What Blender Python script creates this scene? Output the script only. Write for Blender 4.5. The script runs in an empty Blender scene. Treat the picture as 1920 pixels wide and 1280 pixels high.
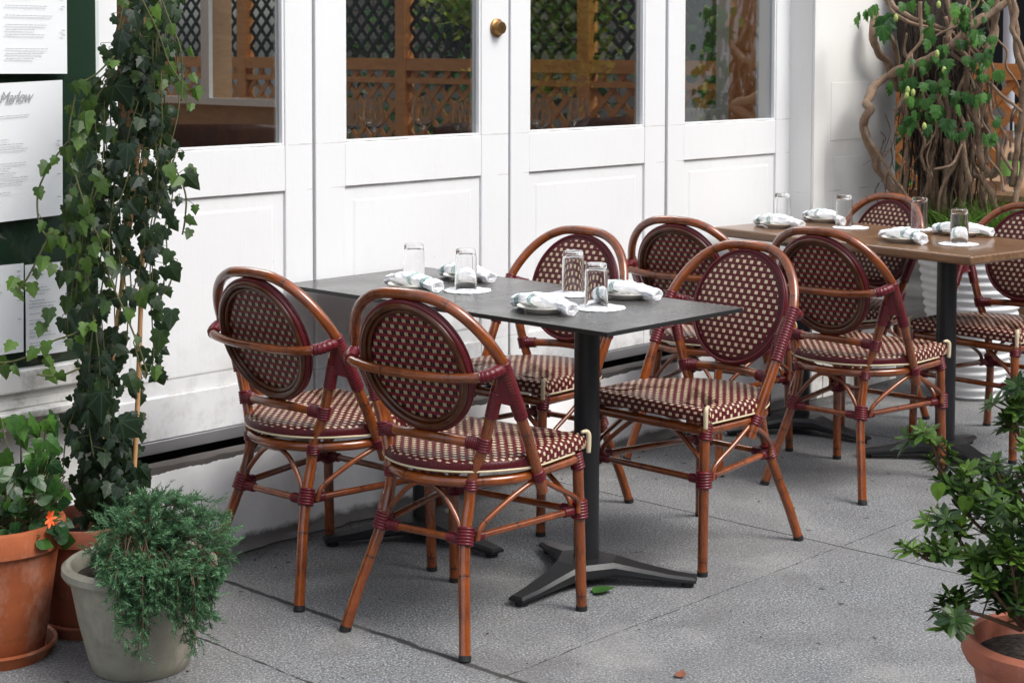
import bpy, math, random
from math import sin, cos, pi, radians, floor
from mathutils import Vector as V, Matrix
random.seed(7)
SC = bpy.context.scene
COL = SC.collection

# ------------------------------------------------------------------ camera
CAM = V((0.0, -3.7826, 1.4499))
CF = V((0.7309, 0.6806, -0.0509)); CF.normalize()
CR = V((0.6816, -0.7317, 0.0016)); CR = (CR - CF * CR.dot(CF)).normalized()
CU = CR.cross(CF).normalized()
FPX, CYP = 3260.8, 252.4
cd = bpy.data.cameras.new("camera"); cam = bpy.data.objects.new("camera", cd); COL.objects.link(cam)
cam.matrix_world = Matrix(((CR.x, CU.x, -CF.x, CAM.x), (CR.y, CU.y, -CF.y, CAM.y), (CR.z, CU.z, -CF.z, CAM.z), (0, 0, 0, 1)))
cd.sensor_width = 36; cd.lens = 36 * FPX / 1920; cd.shift_y = -(640 - CYP) / 1920
cd.clip_start = 0.05; cd.clip_end = 300
cd.dof.use_dof = True; cd.dof.focus_distance = 4.35; cd.dof.aperture_fstop = 13.0
SC.camera = cam

# ------------------------------------------------------------------ world, sun, exposure
SUN_EL, SUN_AZ = radians(52), radians(166)          # azimuth measured clockwise from +Y
w = bpy.data.worlds.new("World"); SC.world = w; w.use_nodes = True
nt = w.node_tree; nt.nodes.clear()
sky = nt.nodes.new("ShaderNodeTexSky"); sky.sky_type = 'NISHITA'; sky.sun_disc = False
sky.sun_elevation = SUN_EL; sky.sun_rotation = SUN_AZ; sky.dust_density = 3.0; sky.air_density = 1.0
hs = nt.nodes.new("ShaderNodeHueSaturation"); hs.inputs['Saturation'].default_value = 0.42
bg = nt.nodes.new("ShaderNodeBackground"); bg.inputs[1].default_value = 0.15
wo = nt.nodes.new("ShaderNodeOutputWorld")
nt.links.new(sky.outputs[0], hs.inputs['Color']); nt.links.new(hs.outputs[0], bg.inputs[0]); nt.links.new(bg.outputs[0], wo.inputs[0])
sd = bpy.data.lights.new("sun", 'SUN'); sd.energy = 1.05; sd.angle = radians(26); sd.color = (1.0, 0.97, 0.93)
sun = bpy.data.objects.new("sun", sd); COL.objects.link(sun)
sdir = V((sin(SUN_AZ) * cos(SUN_EL), cos(SUN_AZ) * cos(SUN_EL), sin(SUN_EL)))
sun.rotation_euler = sdir.to_track_quat('Z', 'Y').to_euler()
SC.view_settings.view_transform = 'Standard'; SC.view_settings.look = 'None'
SC.view_settings.exposure = 1.05; SC.view_settings.gamma = 1.0

# ------------------------------------------------------------------ helpers
def at(px, py, dep):
    """world point at a distance dep along the camera axis, seen at this place in the 1920 x 1280 photograph"""
    return CAM + (CF + CR * ((px - 960) / FPX) + CU * ((CYP - py) / FPX)) * dep

def lerp(a, b, t): return a + (b - a) * t

class MB:
    def __init__(s): s.v = []; s.f = []; s.uv = []; s.m = []; s.t = []; s.tint = (0.5, 0.5, 0.5)
    def vert(s, p, uv=(0, 0), t=None):
        s.v.append(tuple(p)); s.uv.append(uv); s.t.append(t or s.tint); return len(s.v) - 1
    def face(s, ids, m=0): s.f.append(tuple(ids)); s.m.append(m)
    def box(s, x0, x1, y0, y1, z0, z1, m=0):
        b = len(s.v)
        for x, y, z in ((x0,y0,z0),(x1,y0,z0),(x1,y1,z0),(x0,y1,z0),(x0,y0,z1),(x1,y0,z1),(x1,y1,z1),(x0,y1,z1)):
            s.vert((x, y, z), (x + y, z))
        for q in ((0,3,2,1),(4,5,6,7),(0,1,5,4),(1,2,6,5),(2,3,7,6),(3,0,4,7)): s.face([b + i for i in q], m)
    def tube(s, pts, r, n=10, m=0, cap=True, smooth_pts=True, voff=0.0):
        P = [V(p) for p in pts]
        if smooth_pts and len(P) > 2: P, r = catmull(P, r)
        if not hasattr(r, '__len__'): r = [r] * len(P)
        T = []
        for i in range(len(P)):
            a = P[max(0, i - 1)]; b = P[min(len(P) - 1, i + 1)]; d = b - a
            T.append(d.normalized() if d.length > 1e-9 else V((0, 0, 1)))
        N = T[0].orthogonal().normalized(); L = voff; rings = []
        for i in range(len(P)):
            if i: L += (P[i] - P[i - 1]).length
            N = N - T[i] * N.dot(T[i])
            N = N.normalized() if N.length > 1e-6 else T[i].orthogonal().normalized()
            B = T[i].cross(N)
            rings.append([s.vert(P[i] + (N * cos(2*pi*k/n) + B * sin(2*pi*k/n)) * r[i], (k / n, L)) for k in range(n)])
        for a, b in zip(rings, rings[1:]):
            for k in range(n): s.face((a[k], a[(k+1) % n], b[(k+1) % n], b[k]), m)
        if cap:
            for ring, p, fl in ((rings[0], P[0], True), (rings[-1], P[-1], False)):
                ids = ring[::-1] if fl else ring
                s.face(ids, m)
    def lathe(s, prof, c=(0, 0, 0), n=32, m=0, wob=0.0):
        c = V(c); rings = []
        for r, z in prof:
            if r < 1e-6: rings.append([s.vert(c + V((0, 0, z)), (0, z))])
            else: rings.append([s.vert(c + V((r * (1 + wob * sin(5*2*pi*k/n)) * cos(2*pi*k/n), r * (1 + wob * sin(5*2*pi*k/n)) * sin(2*pi*k/n), z)), (k / n, z)) for k in range(n)])
        for a, b in zip(rings, rings[1:]):
            if len(a) == 1 and len(b) == 1: continue
            for k in range(n):
                if len(a) == 1: s.face((a[0], b[(k+1) % n], b[k]), m)
                elif len(b) == 1: s.face((a[k], a[(k+1) % n], b[0]), m)
                else: s.face((a[k], a[(k+1) % n], b[(k+1) % n], b[k]), m)
    def loft(s, secs, n=14, m=0):
        """secs: (centre, axisA, axisB) with axes scaled to the half sizes"""
        rings = []; L = 0
        for i, (c, a, b) in enumerate(secs):
            if i: L += (V(c) - V(secs[i-1][0])).length
            rings.append([s.vert(V(c) + V(a) * cos(2*pi*k/n) + V(b) * sin(2*pi*k/n), (k / n, L)) for k in range(n)])
        for a, b in zip(rings, rings[1:]):
            for k in range(n): s.face((a[k], a[(k+1) % n], b[(k+1) % n], b[k]), m)
        s.face(rings[0][::-1], m); s.face(rings[-1], m)
    def build(s, name, mats, parent=None, smooth=True, bevel=0, loc=None, sharp=None):
        me = bpy.data.meshes.new(name); me.from_pydata(s.v, [], s.f)
        mats = mats if isinstance(mats, (list, tuple)) else [mats]
        for mm in mats: me.materials.append(mm)
        me.polygons.foreach_set('material_index', s.m)
        me.polygons.foreach_set('use_smooth', [smooth] * len(s.f))
        uvl = me.uv_layers.new(name='UVMap')
        for p in me.polygons:
            us = [s.uv[me.loops[li].vertex_index] for li in p.loop_indices]
            wrap = max(u[0] for u in us) - min(u[0] for u in us) > 0.6 and max(u[0] for u in us) <= 1.0 and min(u[0] for u in us) >= 0
            for li, u in zip(p.loop_indices, us):
                uvl.data[li].uv = (u[0] + 1 if wrap and u[0] < 0.5 else u[0], u[1])
        ca = me.color_attributes.new('tint', 'FLOAT_COLOR', 'POINT')
        ca.data.foreach_set('color', [x for t in s.t for x in (t[0], t[1], t[2], 1.0)])
        me.update()
        o = bpy.data.objects.new(name, me); COL.objects.link(o)
        if parent: o.parent = parent
        if loc: o.location = loc
        if bevel:
            md = o.modifiers.new('bevel', 'BEVEL'); md.width = bevel; md.segments = 2; md.limit_method = 'ANGLE'; md.angle_limit = radians(40)
            md.harden_normals = True
        if smooth and sharp:
            me.set_sharp_from_angle(angle=radians(sharp))
        return o

def catmull(P, r, per=7):
    rr = list(r) if hasattr(r, '__len__') else [r] * len(P)
    Q = [P[0] * 2 - P[1]] + P + [P[-1] * 2 - P[-2]]; out = []; ro = []
    for i in range(1, len(Q) - 2):
        p0, p1, p2, p3 = Q[i-1], Q[i], Q[i+1], Q[i+2]
        for k in range(per):
            t = k / per
            out.append(0.5 * ((2*p1) + (p2-p0)*t + (2*p0-5*p1+4*p2-p3)*t*t + (3*p1-p0-3*p2+p3)*t**3))
            ro.append(lerp(rr[i-1], rr[i], t))
    out.append(P[-1]); ro.append(rr[-1]); return out, ro

def tag(o, label=None, cat=None, group=None, kind=None):
    if label: o['label'] = label
    if cat: o['category'] = cat
    if group: o['group'] = group
    if kind: o['kind'] = kind
    return o

def thing(name, label, cat, loc=(0, 0, 0), rz=0, group=None):
    o = bpy.data.objects.new(name, None); COL.objects.link(o); o.location = loc; o.rotation_euler = (0, 0, rz)
    o.empty_display_size = 0.1
    return tag(o, label, cat, group)

def copy_tree(o, parent=None):
    c = o.copy(); COL.objects.link(c)
    if parent: c.parent = parent
    for ch in list(o.children): copy_tree(ch, c)
    return c

# ------------------------------------------------------------------ materials
def mat(name, col=(.8, .8, .8), rough=.5, metal=0.0, spec=.5, coat=0.0, trans=0.0, ior=1.45):
    m = bpy.data.materials.new(name); m.use_nodes = True
    b = m.node_tree.nodes['Principled BSDF']
    b.inputs['Base Color'].default_value = (*col, 1); b.inputs['Roughness'].default_value = rough
    b.inputs['Metallic'].default_value = metal; b.inputs['Specular IOR Level'].default_value = spec
    b.inputs['Coat Weight'].default_value = coat; b.inputs['Coat Roughness'].default_value = 0.08
    b.inputs['Transmission Weight'].default_value = trans; b.inputs['IOR'].default_value = ior
    return m

class NG:
    def __init__(s, m): s.m = m; s.t = m.node_tree; s.b = s.t.nodes['Principled BSDF']
    def n(s, typ, **k):
        x = s.t.nodes.new(typ)
        for a, b in k.items(): setattr(x, a, b)
        return x
    def l(s, a, b): s.t.links.new(a, b)
    def val(s, sock, v):
        if isinstance(v, bpy.types.NodeSocket): s.l(v, sock)
        else: sock.default_value = v
    def math(s, op, a, b=0.0, c=None):
        x = s.n('ShaderNodeMath', operation=op); s.val(x.inputs[0], a); s.val(x.inputs[1], b)
        if c is not None: s.val(x.inputs[2], c)
        return x.outputs[0]
    def obj(s): return s.n('ShaderNodeTexCoord').outputs['Object']
    def uv(s):
        u = s.n('ShaderNodeUVMap'); u.uv_map = 'UVMap'; return u.outputs[0]
    def mapping(s, vec, scale=(1, 1, 1), rot=(0, 0, 0)):
        x = s.n('ShaderNodeMapping'); s.l(vec, x.inputs[0]); x.inputs['Scale'].default_value = scale; x.inputs['Rotation'].default_value = rot; return x.outputs[0]
    def noise(s, vec, scale, detail=4, rough=.55, dist=0.0):
        x = s.n('ShaderNodeTexNoise'); s.l(vec, x.inputs['Vector']); x.inputs['Scale'].default_value = scale
        x.inputs['Detail'].default_value = detail; x.inputs['Roughness'].default_value = rough; x.inputs['Distortion'].default_value = dist
        return x.outputs['Fac']
    def ramp(s, fac, stops, interp='LINEAR'):
        x = s.n('ShaderNodeValToRGB'); s.l(fac, x.inputs[0]); cr = x.color_ramp; cr.interpolation = interp
        while len(cr.elements) < len(stops): cr.elements.new(.5)
        for e, (p, c) in zip(cr.elements, stops):
            e.position = p; e.color = (*c, 1) if hasattr(c, '__len__') else (c, c, c, 1)
        return x.outputs[0]
    def mix(s, fac, a, b, mode='MIX'):
        x = s.n('ShaderNodeMix', data_type='RGBA', blend_type=mode); s.val(x.inputs[0], fac)
        s.val(x.inputs[6], a if isinstance(a, bpy.types.NodeSocket) else (*a, 1)); s.val(x.inputs[7], b if isinstance(b, bpy.types.NodeSocket) else (*b, 1))
        return x.outputs[2]
    def bump(s, h, strength=.3, dist=.002, normal=None):
        x = s.n('ShaderNodeBump'); x.inputs['Strength'].default_value = strength; x.inputs['Distance'].default_value = dist
        s.l(h, x.inputs['Height'])
        if normal: s.l(normal, x.inputs['Normal'])
        s.l(x.outputs[0], s.b.inputs['Normal']); return x.outputs[0]
    def col(s, c): s.l(c, s.b.inputs['Base Color'])
    def rough(s, c): s.l(c, s.b.inputs['Roughness'])
    def sep(s, v):
        x = s.n('ShaderNodeSeparateXYZ'); s.l(v, x.inputs[0]); return x.outputs
    def tintc(s):
        a = s.n('ShaderNodeAttribute'); a.attribute_name = 'tint'; return a.outputs['Color']

def m_paint(name, base=(.80, .81, .80), dirt=0.5, rough=.42):
    m = mat(name, base, rough); g = NG(m); o = g.obj()
    n1 = g.noise(o, 2.2, 5, .6); n2 = g.noise(g.mapping(o, (9, 9, 1.2)), 3, 5, .65)
    c = g.mix(g.ramp(n1, [(.35, 0.0), (.75, .35 * dirt)]), base, (base[0]*.82, base[1]*.83, base[2]*.84))
    c = g.mix(g.ramp(n2, [(.56, 0.0), (.85, .4 * dirt)]), c, (.58, .56, .52))
    # chips and grime close to the ground
    z = g.sep(o)[2]
    low = g.math('MULTIPLY', g.ramp(g.math('MULTIPLY', z, 2.6), [(0.0, 1.0), (1.0, 0.0)]), g.ramp(g.noise(o, 12, 8, .7), [(.47, 0.0), (.68, .9)]))
    c = g.mix(g.math('MULTIPLY', low, dirt), c, (.30, .27, .23))
    sp = g.ramp(g.noise(o, 55, 3, .6), [(.755, 0.0), (.78, .8)])
    c = g.mix(g.math('MULTIPLY', sp, dirt), c, (.33, .27, .2))
    nz = g.noise(o, 42, 4, .7); nw = g.noise(o, 6, 4, .6)
    for zc in (.851, .7135, .158, .036):
        band = g.math('LESS_THAN', g.math('ABSOLUTE', g.math('SUBTRACT', z, g.math('ADD', zc, g.math('MULTIPLY', g.math('SUBTRACT', nz, .5), .006)))), g.math('MULTIPLY', g.ramp(nw, [(.45, 0.0), (.62, 1.0)]), .0028))
        c = g.mix(g.math('MULTIPLY', band, .42 * min(1, dirt + .3)), c, (.22, .17, .13))
    g.col(c); g.bump(g.math('ADD', g.noise(o, 35, 5, .6), g.math('MULTIPLY', g.noise(g.mapping(o, (60, 60, 3)), 3, 3), .6)), .12, .004)
    return m

def m_stucco(name):
    m = mat(name, (.62, .62, .60), .9, spec=.15); g = NG(m); o = g.obj()
    c = g.mix(g.ramp(g.noise(o, 7, 7, .65), [(.38, 0.0), (.72, 1.0)]), (.90, .90, .895), (.80, .80, .79))
    c = g.mix(g.ramp(g.noise(o, 38, 6, .7), [(.68, 0.0), (.74, .7)]), c, (.20, .19, .18))
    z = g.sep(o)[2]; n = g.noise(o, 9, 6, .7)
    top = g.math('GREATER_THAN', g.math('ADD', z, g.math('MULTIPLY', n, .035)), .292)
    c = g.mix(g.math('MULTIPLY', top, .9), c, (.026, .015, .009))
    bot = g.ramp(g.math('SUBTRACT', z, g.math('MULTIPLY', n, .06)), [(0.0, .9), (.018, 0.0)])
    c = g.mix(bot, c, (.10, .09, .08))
    g.col(c); g.bump(g.noise(o, 60, 8, .7), .6, .0016); return m

def m_ground():
    m = mat('concrete_paving', (.15, .155, .165), .82, spec=.3); g = NG(m); o = g.obj()
    fine = g.noise(g.mapping(o, (1, 1, 1), (0, 0, .6)), 175, 3, .70)
    fine2 = g.noise(o, 84, 5, .72)
    big = g.noise(o, 1.3, 5, .6); mid = g.noise(o, 7, 5, .6)
    c = g.ramp(fine, [(.36, (.020, .021, .0225)), (.445, (.122, .128, .135)), (.54, (.205, .215, .226)), (.64, (.50, .515, .53))])
    c = g.mix(g.ramp(fine2, [(.38, .9), (.46, 0.0)]), c, (.045, .047, .052))
    c = g.mix(g.ramp(big, [(.3, 0.0), (.7, .5)]), c, (.215, .205, .19), 'MIX')
    c = g.mix(g.ramp(mid, [(.42, .22), (.62, 0.0)]), c, (.09, .092, .096))
    x, y, z = g.sep(o)
    wob = g.math('MULTIPLY', g.math('SUBTRACT', g.noise(g.mapping(o, (1, 1, 1)), 6, 5, .6), .5), .035)
    wob2 = g.math('MULTIPLY', g.math('SUBTRACT', g.noise(o, 30, 4, .6), .5), .012)
    def line(coord, c0, wid, rough_w):
        d = g.math('ABSOLUTE', g.math('ADD', g.math('SUBTRACT', coord, c0), g.math('MULTIPLY', wob, rough_w)))
        d = g.math('ADD', d, g.math('MULTIPLY', wob2, rough_w))
        return g.math('SUBTRACT', 1.0, g.math('MULTIPLY', d, 1.0 / wid)), d
    mask = None
    for coord, c0, wid, rw in ((x, 2.873, .0115, 1.0), (x, 4.30, .0045, .35), (x, 5.64, .0045, .3), (x, 7.0, .0045, .3), (x, 1.46, .006, .3), (y, -1.085, .0016, .8), (y, -2.5, .005, .3), (x, 2.545, .0030, 1.5)):
        l, d = line(coord, c0, wid, rw)
        l = g.n('ShaderNodeClamp'); 
        v = g.math('SUBTRACT', 1.0, g.math('MULTIPLY', d, 1.0 / wid)); g.l(v, l.inputs[0]); l = l.outputs[0]
        mask = l if mask is None else g.math('MAXIMUM', mask, l)
    c = g.mix(g.ramp(mask, [(0.0, 0.0), (.45, .9)]), c, (.022, .022, .022))
    st = g.ramp(g.noise(g.mapping(o, (1, 1, 1), (0, 0, 1.1)), 3.1, 6, .68, .6), [(.52, 0.0), (.64, .26)])
    c = g.mix(st, c, (.085, .078, .068))
    sp = g.ramp(g.noise(o, 17, 2, .4), [(.735, 0.0), (.75, .8)]); c = g.mix(sp, c, (.03, .03, .03))
    pale = g.ramp(g.noise(g.mapping(o, (1, 1, 1), (0, 0, 2)), 2.0, 5, .6), [(.55, 0.0), (.7, .35)]); c = g.mix(pale, c, (.36, .35, .33))
    # grime strip along the foot of the wall
    edge = g.math('ADD', y, g.math('MULTIPLY', g.math('SUBTRACT', g.noise(o, 8, 6, .65), .5), .22))
    c = g.mix(g.ramp(edge, [(0.02, 0.0), (.13, .8)]), c, (.055, .052, .048))
    # light marks where tyres and feet have polished the slab
    g.col(c)
    h = g.math('SUBTRACT', g.math('ADD', g.math('MULTIPLY', fine, .5), g.math('MULTIPLY', fine2, .6)), g.math('MULTIPLY', mask, 3.0))
    g.bump(h, .6, .0014)
    g.rough(g.ramp(mid, [(.3, .62), (.7, .88)])); return m

def m_cane(name, dark=1.0):
    m = mat(name, (.3, .08, .02), .26, coat=.8); m.node_tree.nodes['Principled BSDF'].inputs['Coat Roughness'].default_value = .05; g = NG(m); u = g.uv(); o = g.obj(); us = g.sep(u)
    c = g.mix(g.ramp(g.noise(o, 14, 4, .6), [(.35, 0.0), (.68, 1.0)]), (.275*dark, .060*dark, .006*dark), (.088*dark, .016*dark, .0025*dark))
    st = g.noise(g.mapping(u, (14, 5, 1)), 5, 4, .6)
    c = g.mix(g.ramp(st, [(.45, 0.0), (.75, .45)]), c, (.38*dark, .105*dark, .014*dark))
    v = us[1]
    fr = g.math('FRACT', g.math('DIVIDE', g.math('ADD', v, .055), .205))
    ring = g.math('COMPARE', fr, .5, .0065)
    burn = g.ramp(g.math('ABSOLUTE', g.math('SUBTRACT', fr, .5)), [(0.0, .75), (.035, .45), (.09, 0.0)])
    burn = g.math('MULTIPLY', burn, g.ramp(g.noise(g.mapping(u, (7, 25, 1)), 2, 2), [(.45, 0.0), (.6, 1.0)]))
    rn = g.n('ShaderNodeObjectInfo').outputs['Random']; c = g.mix(g.math('MULTIPLY', rn, .35), c, (.11*dark, .025*dark, .006*dark))
    c = g.mix(burn, c, (.05, .012, .005)); c = g.mix(g.math('MULTIPLY', ring, .8), c, (.03, .009, .004))
    g.col(c); g.rough(g.ramp(st, [(.3, .2), (.7, .36)]))
    g.bump(g.math('SUBTRACT', st, g.math('MULTIPLY', ring, 2.0)), .08, .003); return m

def m_wrap():
    m = mat('burgundy_binding', (.085, .012, .02), .36, coat=.08, spec=.4); g = NG(m); o = g.obj()
    g.col(g.mix(g.noise(o, 45, 3), (.070, .0045, .008), (.135, .010, .017))); return m

def m_weave(name, p, q, cw, chh, dark, smallcross=False):
    m = mat(name, (.1, .01, .02), .42, coat=.05, spec=.35); g = NG(m); u = g.uv(); s = g.sep(u)
    row = g.math('FLOOR', g.math('DIVIDE', s[1], q)); odd = g.math('MODULO', g.math('ABSOLUTE', row), 2.0)
    uu = g.math('ADD', g.math('DIVIDE', s[0], p), g.math('MULTIPLY', odd, .5))
    fu = g.math('FRACT', g.math('ADD', uu, 100.0)); fv = g.math('FRACT', g.math('ADD', g.math('DIVIDE', s[1], q), 100.0))
    du = g.math('ABSOLUTE', g.math('SUBTRACT', fu, .5)); dv = g.math('ABSOLUTE', g.math('SUBTRACT', fv, .5))
    cream = g.math('MULTIPLY', g.math('LESS_THAN', du, cw / 2), g.math('LESS_THAN', dv, chh / 2))
    # two parallel strands beside each square, with shadow gaps
    st = g.math('FRACT', g.math('ADD', g.math('MULTIPLY', fu, 4.0), .0))
    gap = g.math('LESS_THAN', g.math('ABSOLUTE', g.math('SUBTRACT', st, .5)), .36)
    hst = g.math('FRACT', g.math('MULTIPLY', fv, 3.0))
    vstr = g.math('GREATER_THAN', du, cw / 2 + .02)
    c_b = g.mix(gap, (.014, .002, .003), (.118, .008, .014))
    c_h = g.mix(g.math('LESS_THAN', g.math('ABSOLUTE', g.math('SUBTRACT', hst, .5)), .38), (.014, .002, .003), (.085, .006, .010))
    c = g.mix(vstr, c_h, c_b)
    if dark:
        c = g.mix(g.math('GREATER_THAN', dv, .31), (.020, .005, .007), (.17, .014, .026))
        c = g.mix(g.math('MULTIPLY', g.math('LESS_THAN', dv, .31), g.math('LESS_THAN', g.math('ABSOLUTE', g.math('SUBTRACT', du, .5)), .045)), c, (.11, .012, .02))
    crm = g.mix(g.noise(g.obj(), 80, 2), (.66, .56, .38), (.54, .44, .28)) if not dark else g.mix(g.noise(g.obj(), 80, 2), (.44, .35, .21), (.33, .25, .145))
    c = g.mix(cream, c, crm); g.col(c)
    h = g.math('ADD', g.math('MULTIPLY', cream, 1.4), g.math('ADD', g.math('MULTIPLY', gap, .8), g.math('MULTIPLY', g.math('SUBTRACT', .5, dv), 1.0)))
    g.bump(h, .7, .0022); return m

def m_weaveplain(seat=False):
    m = mat('burgundy_weave_edge', (.07, .01, .018), .42, coat=.05, spec=.35); g = NG(m); s = g.sep(g.obj())
    a = g.math('ARCTAN2', s[1], g.math('SUBTRACT', s[0], .02)) if seat else g.math('ARCTAN2', s[1], g.math('SUBTRACT', s[2], .678))
    st = g.math('FRACT', g.math('ADD', g.math('MULTIPLY', a, 56.0 if seat else 44.0), 100.0))
    a = g.ramp(g.math('ABSOLUTE', g.math('SUBTRACT', st, .5)), [(.22, 1.0), (.46, 0.0)])
    g.col(g.mix(a, (.018, .003, .004), (.098, .007, .012))); g.bump(a, .8, .002); return m

def m_leaf(name, dark, light, vein, rough=.38, veins=True, trans=.12):
    m = mat(name, dark, rough, spec=.32); g = NG(m); u = g.uv(); s = g.sep(u); t = g.sep(g.tintc())
    c = g.mix(t[0], dark, light)
    c = g.mix(g.ramp(g.noise(g.obj(), 60, 3), [(.4, 0.0), (.7, .35)]), c, (dark[0]*.6, dark[1]*.6, dark[2]*.6))
    if veins:
        ang = g.math('ARCTAN2', s[0], g.math('ADD', s[1], .02)); r = g.math('SQRT', g.math('ADD', g.math('MULTIPLY', s[0], s[0]), g.math('MULTIPLY', s[1], s[1])))
        k = radians(38)
        fa = g.math('MULTIPLY', g.math('ABSOLUTE', g.math('SUBTRACT', g.math('FRACT', g.math('ADD', g.math('DIVIDE', ang, k), 10.5)), .5)), k)
        line = g.math('LESS_THAN', g.math('MULTIPLY', fa, r), .016)
        c = g.mix(g.math('MULTIPLY', line, .30), c, vein)
    g.col(c)
    out = g.t.nodes['Material Output']; tr = g.n('ShaderNodeBsdfTranslucent'); g.l(g.mix(.6, c, (.16, .3, .03)), tr.inputs[0])
    mx = g.n('ShaderNodeMixShader'); mx.inputs[0].default_value = trans; g.l(g.b.outputs[0], mx.inputs[1]); g.l(tr.outputs[0], mx.inputs[2]); g.l(mx.outputs[0], out.inputs[0])
    return m

def m_bark(name, a, b, sc=18):
    m = mat(name, a, .8); g = NG(m); u = g.uv(); o = g.obj()
    n = g.noise(g.mapping(u, (6, 30, 1)), 2.5, 6, .65); n2 = g.noise(o, sc, 5, .6)
    g.col(g.mix(n2, g.mix(n, a, b), (a[0]*.5, a[1]*.5, a[2]*.5))); g.bump(g.math('ADD', n, n2), .5, .006); return m

def m_terra(name, base):
    m = mat(name, base, .75); g = NG(m); o = g.obj()
    c = g.mix(g.ramp(g.noise(o, 9, 6, .65), [(.4, 0.0), (.7, .8)]), base, (base[0]*.62, base[1]*.6, base[2]*.62))
    c = g.mix(g.ramp(g.noise(g.mapping(o, (3, 3, 9)), 4, 5), [(.58, 0.0), (.75, .45)]), c, (base[0]*.45, base[1]*.42, base[2]*.5))
    z = g.sep(o)[2]
    salt = g.math('MULTIPLY', g.ramp(g.noise(g.mapping(o, (1, 1, .6)), 11, 7, .72), [(.50, 0.0), (.66, .55)]), g.ramp(z, [(.0, 1.0), (.30, .35)]))
    c = g.mix(salt, c, (lerp(base[0], .62, .6), lerp(base[1], .56, .55), lerp(base[2], .48, .55)))
    g.col(c); g.bump(g.noise(o, 120, 4), .15, .002); return m

def m_wood(name, a, b, scale=(2, 26, 26), rough=.4, coat=.2):
    m = mat(name, a, rough, coat=coat); g = NG(m); o = g.obj()
    n = g.noise(g.mapping(o, scale), 2.2, 6, .62, .4)
    g.col(g.mix(g.ramp(n, [(.34, 0.0), (.66, 1.0)]), a, b)); g.bump(n, .12, .002); return m

def m_pane(name, refl, tint=(.93, .96, .95)):
    m = bpy.data.materials.new(name); m.use_nodes = True; t = m.node_tree; t.nodes.remove(t.nodes['Principled BSDF'])
    tr = t.nodes.new('ShaderNodeBsdfTransparent'); tr.inputs[0].default_value = (*tint, 1)
    gl = t.nodes.new('ShaderNodeBsdfGlossy'); gl.inputs['Roughness'].default_value = 0.0
    mx = t.nodes.new('ShaderNodeMixShader'); mx.inputs[0].default_value = refl; t.links.new(tr.outputs[0], mx.inputs[1]); t.links.new(gl.outputs[0], mx.inputs[2])
    t.links.new(mx.outputs[0], t.nodes['Material Output'].inputs[0]); return m

def m_slate():
    m = mat('slate_laminate', (.08, .08, .083), .38, spec=.9); g = NG(m); o = g.obj()
    n = g.noise(g.mapping(o, (14, 2, 14)), 3, 6, .65); n2 = g.noise(o, 5, 4)
    g.col(g.mix(n, (.040, .039, .037), (.105, .104, .100))); g.rough(g.ramp(n2, [(.3, .20), (.7, .34)])); g.bump(n, .1, .001); return m

def m_stripe():
    m = mat('linen_napkin', (.82, .83, .85), .9); g = NG(m); s = g.sep(g.uv()); o = g.obj()
    v = g.math('ADD', s[1], g.math('MULTIPLY', g.math('SINE', g.math('ADD', g.math('MULTIPLY', s[0], 2*pi), 1.2)), .006))
    k = None
    for c0 in (.026, .031, .036, .079, .085, .091):
        d = g.math('LESS_THAN', g.math('ABSOLUTE', g.math('SUBTRACT', v, c0)), .0021)
        k = d if k is None else g.math('MAXIMUM', k, d)
    g.col(g.mix(g.math('MULTIPLY', k, .85), (.83, .84, .86), (.05, .20, .16)))
    g.bump(g.math('ADD', g.noise(o, 26, 4), g.math('MULTIPLY', g.noise(o, 300, 2), .15)), .6, .012); return m

M = {}
M['paint'] = m_paint('white_door_paint', (.745, .757, .765), .6); M['paint_wall'] = m_paint('white_wall_paint', (.78, .775, .75), .8, .6)
M['paint_sill'] = m_paint('old_sill_paint', (.74, .73, .70), 1.3, .55)
M['stucco'] = m_stucco('kerb_stucco'); M['ground'] = m_ground()
M['cane'] = m_cane('varnished_cane'); M['cane_dark'] = m_cane('dark_cane', .34); M['cane_dark'].node_tree.nodes['Principled BSDF'].inputs['Coat Weight'].default_value = .25; M['wrap'] = m_wrap()
M['weave'] = m_weave('checker_weave', .0262, .0178, .43, .56, False)
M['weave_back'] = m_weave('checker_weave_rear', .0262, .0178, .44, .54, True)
M['weave_seat'] = m_weave('checker_seat_weave', .0252, .0162, .45, .52, False)
M['edge'] = m_weaveplain(); M['edge_seat'] = m_weaveplain(True); M['cream'] = mat('cream_cord', (.60, .50, .33), .45)
M['rubber'] = mat('black_rubber', (.012, .012, .012), .6)
M['slate'] = m_slate(); M['slate_edge'] = mat('black_core_edge', (.012, .012, .012), .45)
M['iron'] = mat('black_cast_iron', (.010, .0105, .012), .42); g = NG(M['iron']); g.bump(g.noise(g.obj(), 160, 3), .25, .002)
M['tablewood'] = m_wood('oiled_table_wood', (.115, .058, .026), (.215, .118, .060), (22, 2.0, 22), .30, .3)
M['glass'] = mat('clear_glass', (1, 1, 1), 0.0, trans=1.0, ior=1.38)
M['china'] = mat('cream_china', (.82, .79, .72), .18, coat=.3); M['napkin'] = m_stripe()
M['paper'] = mat('paper_doily', (.86, .87, .90), .9)
M['alu'] = mat('brushed_aluminium', (.62, .63, .66), .38, metal=.85)
M['brass'] = mat('aged_brass', (.30, .17, .07), .42, metal=1.0)
M['dark'] = mat('black_void', (.006, .006, .006), .9)
M['green'] = mat('dark_green_board', (.008, .028, .012), .5)
M['sheet'] = mat('menu_paper', (.72, .74, .75), .8); M['ink'] = mat('grey_ink', (.30, .31, .33), .9)
M['terra'] = m_terra('terracotta', (.34, .088, .028)); M['terra2'] = m_terra('dark_terracotta', (.25, .075, .038)); M['terra3'] = m_terra('rosy_terracotta', (.40, .13, .075))
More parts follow.
